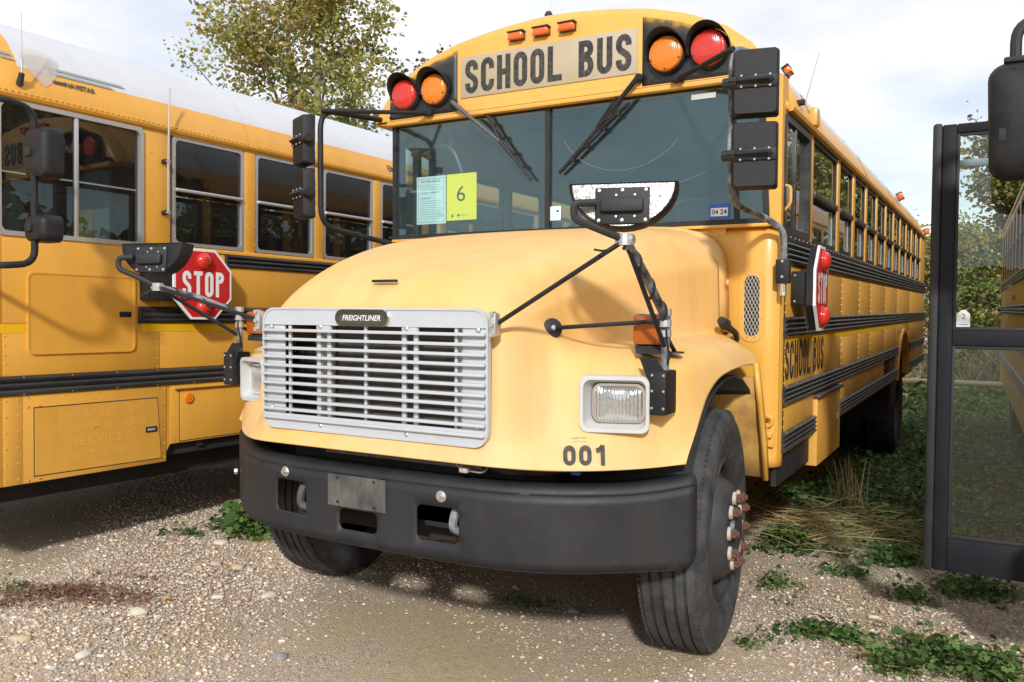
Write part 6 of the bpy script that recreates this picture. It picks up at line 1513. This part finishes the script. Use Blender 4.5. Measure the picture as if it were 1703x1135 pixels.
# straw: bent dry stems and standing stalks
def straw_bundle(name, label, items, group=None):
    vs, fs, cs = [], [], []
    for p0, d, L, w, sag in items:
        d = Vector(d).normalized(); side = d.cross(Vector((rng.normal(), rng.normal(), .4))).normalized(); tone = [(.48, .36, .17), (.40, .28, .12), (.56, .45, .24), (.34, .27, .10)][rng.integers(4)]
        o = len(vs); k = 4
        for i in range(k + 1):
            t = i / k; q = Vector(p0) + d * L * t + Vector((0, 0, -sag * t * t)); ww = w * (1 - .7 * t)
            q.z = max(q.z, .004 + float(gz(q.x, q.y)))
            for s in (1, -1): vs.append(tuple(q + side * ww * s)); cs.append((*tone, 1))
        for i in range(k): fs.append((o + 2 * i, o + 2 * i + 1, o + 2 * i + 3, o + 2 * i + 2))
    me = np_mesh(name, np.array(vs), np.array(fs), M['straw'], True, np.array(cs)); ob = bpy.data.objects.new(name, me); COL.objects.link(ob); tag(ob, label, 'dry grass', group); return ob
items = []
for k in range(430):
    x, y = 1.20 + rng.normal() * .22, 2.25 + rng.normal() * .30; a = rng.uniform(0, 2 * pi)
    items.append(((x, y, rng.uniform(.01, .09)), (cos(a), sin(a), rng.uniform(-.05, .25)), rng.uniform(.15, .48), .0034, rng.uniform(0, .06)))
straw_bundle('dry_grass', 'flattened heap of pale dry grass stems on the weeds behind the front tyre', items)
items = []
for k in range(46):
    x, y = 1.20 + rng.normal() * .06, 2.95 + rng.normal() * .12
    items.append(((x, y, .0), (rng.normal() * .22, rng.normal() * .22, 1), rng.uniform(.25, .50), .004, rng.uniform(.0, .10)))
straw_bundle('dry_grass', 'standing tuft of yellow dry grass stalks below the battery door', items)
items = []
for k in range(60):
    x, y = 1.68 + rng.normal() * .08, .26 + rng.normal() * .08; a = rng.uniform(0, 2 * pi)
    items.append(((x, y, rng.uniform(.005, .03)), (cos(a), sin(a), .1), rng.uniform(.08, .2), .0018, .02))
straw_bundle('dry_grass', 'small wisp of dry grass among the bottom right weeds', items)
items = []
for k in range(26):
    x, y = -1.74 + rng.normal() * .05, .12 + rng.normal() * .05; a = rng.uniform(0, 2 * pi)
    items.append(((x, y, .004), (cos(a), sin(a), .6), rng.uniform(.05, .13), .0015, .02))
straw_bundle('dry_grass', 'little withered grass wisp in front of the inner front tyre', items)

# ---- gravel
def ico():
    bm = bmesh.new(); bmesh.ops.create_icosphere(bm, subdivisions=1, radius=1); v = np.array([q.co[:] for q in bm.verts]); f = np.array([[q.index for q in p.verts] for p in bm.faces]); bm.free(); return v, f
IV, IF = ico()
STONES = [(0.627, 0.513, 0.376), (0.559, 0.445, 0.308), (0.684, 0.593, 0.467), (0.479, 0.342, 0.217), (0.422, 0.365, 0.296), (0.604, 0.433, 0.296), (0.524, 0.456, 0.388), (0.376, 0.251, 0.16), (0.75, 0.661, 0.536), (0.296, 0.262, 0.228)]
def sandiness(x, y):
    c = np.exp(-((x - .35 + .22 * np.sin(y * 4.1) + .12 * np.sin(y * 9.3 + x * 5)) / .85) ** 2) * np.clip(1.1 - (y + .35) * .0, 0, 1) * np.clip((y + 2.2) / 1.2, 0, 1)
    return np.clip(.85 * c + .18 * np.sin(x * 3.1 + 1.0) * np.sin(y * 2.7), 0, 1)
def stones(x, y, s):
    n = len(x); sc = s[:, None] * np.stack([rng.uniform(.7, 1.25, n), rng.uniform(.6, 1.0, n), rng.uniform(.38, .7, n)], -1); a = rng.uniform(0, 2 * pi, n); ca, sa = np.cos(a), np.sin(a)
    v = IV[None] * rng.uniform(.74, 1.16, (n, len(IV), 1)) * sc[:, None, :]
    X = v[..., 0] * ca[:, None] - v[..., 1] * sa[:, None] + x[:, None]; Y = v[..., 0] * sa[:, None] + v[..., 1] * ca[:, None] + y[:, None]; Z = v[..., 2] + (gz(x, y) + s * .14)[:, None]
    co = np.stack([X, Y, Z], -1).reshape(-1, 3); f = (IF[None] + (np.arange(n) * len(IV))[:, None, None]).reshape(-1, 3)
    t = tones(n, STONES, .2); col = np.repeat(np.concatenate([t, np.ones((n, 1))], 1)[:, None, :], len(IV), 1).reshape(-1, 4); return co, f, col
N = 270000
ang = np.where(rng.uniform(size=N) < .16, rng.normal(radians(30), radians(38), N), rng.uniform(radians(-2.5), radians(63), N)); dist = 2.1 + 5.9 * rng.power(1.25, N)
x = 2.0991 - np.sin(ang) * dist; y = -3.4961 + np.cos(ang) * dist
keep = (rng.uniform(size=N) > sandiness(x, y) * .45 * rng.uniform(.4, 1.3, N)) & (rng.uniform(size=N) > soil_amount(x, y)) & (y < 3.2) & (x > -4.2)
x, y = x[keep], y[keep]; s = np.exp(rng.normal(math.log(.0042), .48, len(x))) * (1 + .18 * np.clip(-x - .3, 0, 1)); s = np.clip(s, .0025, .020)
s *= np.clip(1.05 - .45 * sandiness(x, y), .66, 1)
small = s < .0062
for sel, V_, F_ in ((~small, IV, IF), (small, np.array([(1, 0, 0), (-1, 0, 0), (0, 1, 0), (0, -1, 0), (0, 0, 1), (0, 0, -1.)]), np.array([(0, 2, 4), (2, 1, 4), (1, 3, 4), (3, 0, 4)]))):
    IV, IF = V_, F_
    co, f, col = stones(x[sel], y[sel], s[sel])
    o = bpy.data.objects.new('gravel', np_mesh('gravel', co, f, M['stone'], True, col)); COL.objects.link(o); o['kind'] = 'stuff'
# larger stones, each its own thing
def big_stone(px, py, s, tone, label, flat=.5):
    bm = bmesh.new(); bmesh.ops.create_icosphere(bm, subdivisions=2, radius=1)
    ax = rng.uniform(.75, 1.3); a = rng.uniform(0, pi)
    for v in bm.verts:
        d = 1 + .16 * sin(v.co.x * 3.1 + px * 7) + .12 * sin(v.co.y * 4.3 + py * 5) + .08 * rng.normal() * .5
        q = Vector((v.co.x * ax, v.co.y / ax, v.co.z * flat)) * d * s; v.co = Vector((q.x * cos(a) - q.y * sin(a), q.x * sin(a) + q.y * cos(a), q.z))
    me = bpy.data.meshes.new('stone'); bm.to_mesh(me); bm.free(); me.polygons.foreach_set('use_smooth', [True] * len(me.polygons))
    at = me.color_attributes.new('tone', 'FLOAT_COLOR', 'POINT'); at.data.foreach_set('color', np.tile(np.array([*tone, 1], np.float32), len(me.vertices))); me.materials.append(M['stone'])
    o = bpy.data.objects.new('stone', me); COL.objects.link(o); o.location = (px, py, float(gz(px, py)) + s * .22); tag(o, label, 'stone', 'larger stones lying in the gravel')
PALE, TAN, GREY, PINK, RUSTY = (.62, .54, .43), (.52, .40, .26), (.30, .29, .27), (.54, .38, .28), (.46, .27, .12)
for p in [(-1.97, .0, .038, PALE, 'cream stone in front of the weed clump by the inner tyre'), (-1.50, -.28, .033, TAN, 'tan flat stone in the gravel left of centre, below the inner front tyre'),
          (-1.02, -.52, .036, PALE, 'pale oblong stone on gravel, below the inner front tyre'), (-.92, -.53, .018, PALE, 'small white stone beside the pale oblong stone'),
          (-1.36, -1.0, .040, PALE, 'flat cream stone at the right tip of the red weed mat'), (-1.42, -.80, .028, RUSTY, 'rusty orange stone near the red weed mat'),
          (-1.66, -.30, .028, PINK, 'pinkish stone on gravel, left of the tan flat stone'), (-1.22, -.66, .026, PALE, 'white stone on gravel midway between tyre and red mat'),
          (-1.14, -1.42, .030, PALE, 'white stone near the bottom left of the picture'), (-1.52, -1.46, .033, TAN, 'buff stone at the lower left, under the red weed mat'),
          (-.42, -1.02, .030, GREY, 'dark grey stone on sandy gravel below the bumper plate'), (.22, -1.02, .022, GREY, 'dark grey stone at the bottom edge, centre of the picture'),
          (.0, -.86, .018, GREY, 'small grey stone on sand, below the bumper opening'), (.38, .07, .030, GREY, 'grey stone at the shadow edge under the bumper'),
          (-.02, .22, .022, TAN, 'buff stone on the sand under the bumper'), (-.62, -1.12, .020, PINK, 'pinkish stone at the lower edge left of centre'),
          (1.62, .72, .020, PALE, 'pale pebble on gravel right of the big tyre'), (1.38, .62, .018, PALE, 'white pebble on gravel near the foot of the big tyre')]: big_stone(*p)
# wire ring and stray leaves on the gravel
mb = MB(); mb.lathe([(.028 + .0025 * cos(a), .0025 * sin(a)) for a in [k * pi / 3 for k in range(6)]], 24, 0, Matrix.Translation((1.66, .62, .010)), closed=True); tag(mb.build('wire_ring', M['rust']), 'small rusty ring lying on the gravel at lower right', 'ring')
for k, (lx, ly, lab) in enumerate(((1.22, 2.08, 'dry orange brown leaf lying on the straw heap'), (1.62, 2.05, 'brown leaf on the weeds left of the open door'), (1.42, .42, 'curled brown leaf on the weed strip by the big tyre'), (1.95, .33, 'tan dead leaf on the large bottom right weed clump'))):
    co, f, col = leaf_cloud(np.array([[0, 0, .0]]), [.06], np.array([[.36, .15, .06]]), .6, .8); o = bpy.data.objects.new('fallen_leaf', np_mesh('fallen_leaf', co, f, M['leaf'], True, col)); COL.objects.link(o); o.location = (lx, ly, float(gz(lx, ly)) + .07); tag(o, lab, 'leaf', 'fallen leaves')
# pipe rail far behind the rear wheel
mb = MB(); mb.tube([(-6, 13.6, .12), (6.5, 13.6, .12)], .055, 10); pr = mb.build('pipe_rail', M['pipe'])
tag(pr, 'tan horizontal pipe rail low over the grass behind the rear wheel', 'rail')
for xx in (-5, -2, 1, 4): mb = MB(); mb.tube([(xx, 13.6, -.2), (xx, 13.6, .14)], .045, 8); mb.build('rail_leg', M['pipe'], pr)

# ---- trees
M['bark'] = mat('bark', (.32, .28, .23), .9, noise=.8, scale=6, col2=(.09, .07, .055), bump=.5, bscale=25)
def tree_meshes(seed, H, R, nleaf, pal, leaf, base=.3, airy=.5, trunks=1):
    r = np.random.default_rng(seed); mb = MB(); tips = []
    for t in range(trunks):
        lean = r.normal(size=2) * (.05 if trunks == 1 else .035); pts = []; k = 9
        for i in range(k + 1):
            u = i / k; pts.append(Vector((lean[0] * H * u + .12 * sin(u * 5 + t) * R * .3, lean[1] * H * u + .1 * sin(u * 4 + 2 * t) * R * .3, H * .93 * u)))
        r0 = H * .016; mb.tube(pts, [r0 * (1.15 - .98 * i / k) for i in range(k + 1)], 7)
        for b in range(int(20 / trunks ** .5)):
            u = base + (1 - base) * (b + r.uniform()) / (20 / trunks ** .5); u = min(u, .97); i = min(int(u * k), k - 1); p = pts[i].lerp(pts[i + 1], u * k - i)
            a = r.uniform(0, 2 * pi); prof = sin(pi * min(1, ((u - base) / (1 - base)) * .82 + .16)) ** .7; L = R * prof * r.uniform(.55, 1.1)
            d = Vector((cos(a), sin(a), r.uniform(.25, .9))).normalized(); q = [p + d * L * s + Vector((0, 0, .12 * L * s * s)) + Vector(r.normal(size=3)) * .05 * L * s for s in (0, .33, .66, 1)]
            mb.tube(q, [r0 * .38 * (1 - .8 * s) * (1.2 - u) + .012 for s in (0, .33, .66, 1)], 5)
            for s in range(7):
                w = .3 + .7 * s / 6; ii = min(int(w * 3), 2); c = q[ii].lerp(q[ii + 1], w * 3 - ii); e = c + Vector(r.normal(size=3)) * R * .17; tips.append((c, e, R * .115 * r.uniform(.6, 1.3)))
                mb.tube([c, c.lerp(e, .5) + Vector(r.normal(size=3)) * .05, e], [.022, .014, .006], 4, cap=False)
    tr = mb.mesh('trunk', M['bark'], 60)
    wt = np.array([t[2] for t in tips]) * r.uniform(airy, 1.6, len(tips)); idx = r.choice(len(tips), nleaf, p=wt / wt.sum())
    c = np.array([t[0][:] for t in tips]); e = np.array([t[1][:] for t in tips]); sp = np.array([t[2] for t in tips])
    pos = c[idx] + (e - c)[idx] * r.uniform(.2, 1.15, (nleaf, 1)) + r.normal(size=(nleaf, 3)) * sp[idx][:, None] * .75
    pal = np.array(pal); clump = pal[r.integers(0, len(pal), len(tips))]; tone = clump[idx] * r.uniform(.65, 1.3, (nleaf, 1)); alt = r.uniform(size=nleaf) < .25; tone[alt] = pal[r.integers(0, len(pal), alt.sum())]
    co, f, col = leaf_cloud(pos, np.exp(r.normal(-.05, .28, nleaf)) * leaf, tone, .1, .85)
    return tr, np_mesh('crown', co, f, M['leaf'], True, col)
def plant_tree(meshes, x, y, label, rot=0, sc=1.0, group=None, name='tree'):
    e = empty(name, label, 'tree', (x, y, float(gz(x, y)) - .05), group, (0, 0, rot)); e.scale = (sc, sc, sc)
    for nm, me in zip(('trunk', 'crown'), meshes):
        o = bpy.data.objects.new(nm, me); COL.objects.link(o); o.parent = e
    return e
AUT = [(.36, .36, .09), (.44, .40, .11), (.28, .32, .08), (.48, .41, .12), (.22, .27, .07), (.40, .28, .09)]
OLIVE = [(.24, .26, .07), (.32, .30, .08), (.18, .21, .06), (.36, .27, .08), (.26, .17, .07)]
RUST = [(.27, .12, .06), (.22, .15, .06), (.16, .15, .05), (.31, .16, .08)]
big = tree_meshes(3, 14.5, 3.6, 21000, AUT, .135, .34, .0, 2)
plant_tree(big, -18.9, 18.5, 'tall autumn tree with yellow green leaves and bare twigs showing, above the left bus', .4)
plant_tree(tree_meshes(5, 9.6, 3.2, 9000, RUST, .15, .25, .2, 1), -13.6, 20.5, 'smaller rusty leaved tree low behind the white roof, right of the tall tree', .0)
wood = [tree_meshes(11, 8.0, 3.3, 15000, OLIVE, .16, .10, .3, 1), tree_meshes(12, 7.0, 3.0, 15000, AUT, .15, .08, .3, 2)]
G = 'woodland trees behind the buses'
for k, (x, y, sc, lab) in enumerate(((-.8, 21.5, .46, 'bushy autumn tree right behind the rear of the middle bus'), (1.15, 19.0, .50, 'olive leaved tree between the middle bus and the open door'), (2.6, 22.0, .74, 'olive autumn tree seen over and through the open door'), (4.6, 20.0, .85, 'yellowing tree behind the open door at the right'))):
    plant_tree(wood[k % 2], x, y, lab, k * 1.3, sc, G)
for k, (x, y, sc, lab) in enumerate(((9.5, 5.0, 1.0, 'first autumn tree beyond the right hand bus, mirrored in the side windows'), (10.5, 11.0, 1.15, 'second autumn tree beyond the right hand bus, behind its middle'), (10.0, 18.0, 1.15, 'autumn tree beyond the rear of the right hand bus'), (13.5, 0.5, 1.1, 'autumn tree beyond the front of the right hand bus'), (9.0, 26.0, 1.2, 'tall autumn tree at the far right corner of the yard'), (12, 36, 1.2, 'farthest autumn tree on the right side'), (-30, 25, 1.1, 'olive tree far behind the left bus'), (-8, 28, .8, 'yellowing tree hidden behind the two buses'))):
    plant_tree(wood[k % 2], x, y, lab, k * 2.1, sc, 'trees of the woodland edge')
# dead stalks and brush in front of the wood
n = 700; vs, fs, cs = [], [], []
for k in range(n):
    x, y = rng.uniform(-3, 6), rng.uniform(14.5, 18.5); h = rng.uniform(.6, 2.6); d = Vector((rng.normal() * .6, rng.normal() * .6, 1)) * h * .6; w = .009; t = [(.24, .18, .12), (.30, .24, .16), (.16, .13, .09)][k % 3]; o = len(vs)
    a = rng.uniform(0, pi); s = Vector((cos(a), sin(a), 0)) * w
    for q, f in ((Vector((x, y, -.15)), 1), (Vector((x, y, -.15)) + d, .4)): vs += [tuple(q + s * f), tuple(q - s * f)]; cs += [(*t, 1)] * 2
    fs.append((o, o + 1, o + 3, o + 2))
o = bpy.data.objects.new('brush', np_mesh('brush', np.array(vs), np.array(fs), M['straw'], True, np.array(cs))); COL.objects.link(o); o['kind'] = 'stuff'

# added ring of unseen woods, blocking low sky light under the buses (reads as one mass)
n = 42000; a = rng.uniform(0, 2 * pi, n); az = np.degrees(a) % 360
keep = ~((az > 62) & (az < 97)); a = a[keep]; n = len(a)
R = 46 + rng.normal(size=n) * 2.5; top = 7.5 + 1.5 * np.sin(a * 9) + np.sin(a * 23) * .8; top = np.where(np.sin(a) < .1, top * .5, top)
P = np.stack([np.cos(a) * R, 4 + np.sin(a) * R, rng.uniform(0, 1, n) ** .8 * top], -1)
co, f, col = leaf_cloud(P, rng.uniform(.3, .85, n), tones(n, OLIVE + RUST[:2]), .1, .8)
o = bpy.data.objects.new('far_woods', np_mesh('far_woods', co, f, M['leaf'], True, col)); COL.objects.link(o); o['kind'] = 'stuff'

# fixings and fine pieces too small to pick apart singly
for o in scene.objects:
    if o.name.split('.')[0] in ('arm_rivet', 'mirror_rivet', 'plate_rivet', 'lens_screw', 'grille_screw', 'vent_screw', 'foot_bolt', 'plate_hole', 'housing_bolt', 'housing_wire', 'radiator_fin', 'glazing_bead', 'stay_clamp', 'glass_scratch', 'mirror_screw', 'skirt_bracket', 'paint_scratch'):
        o['kind'] = 'stuff'
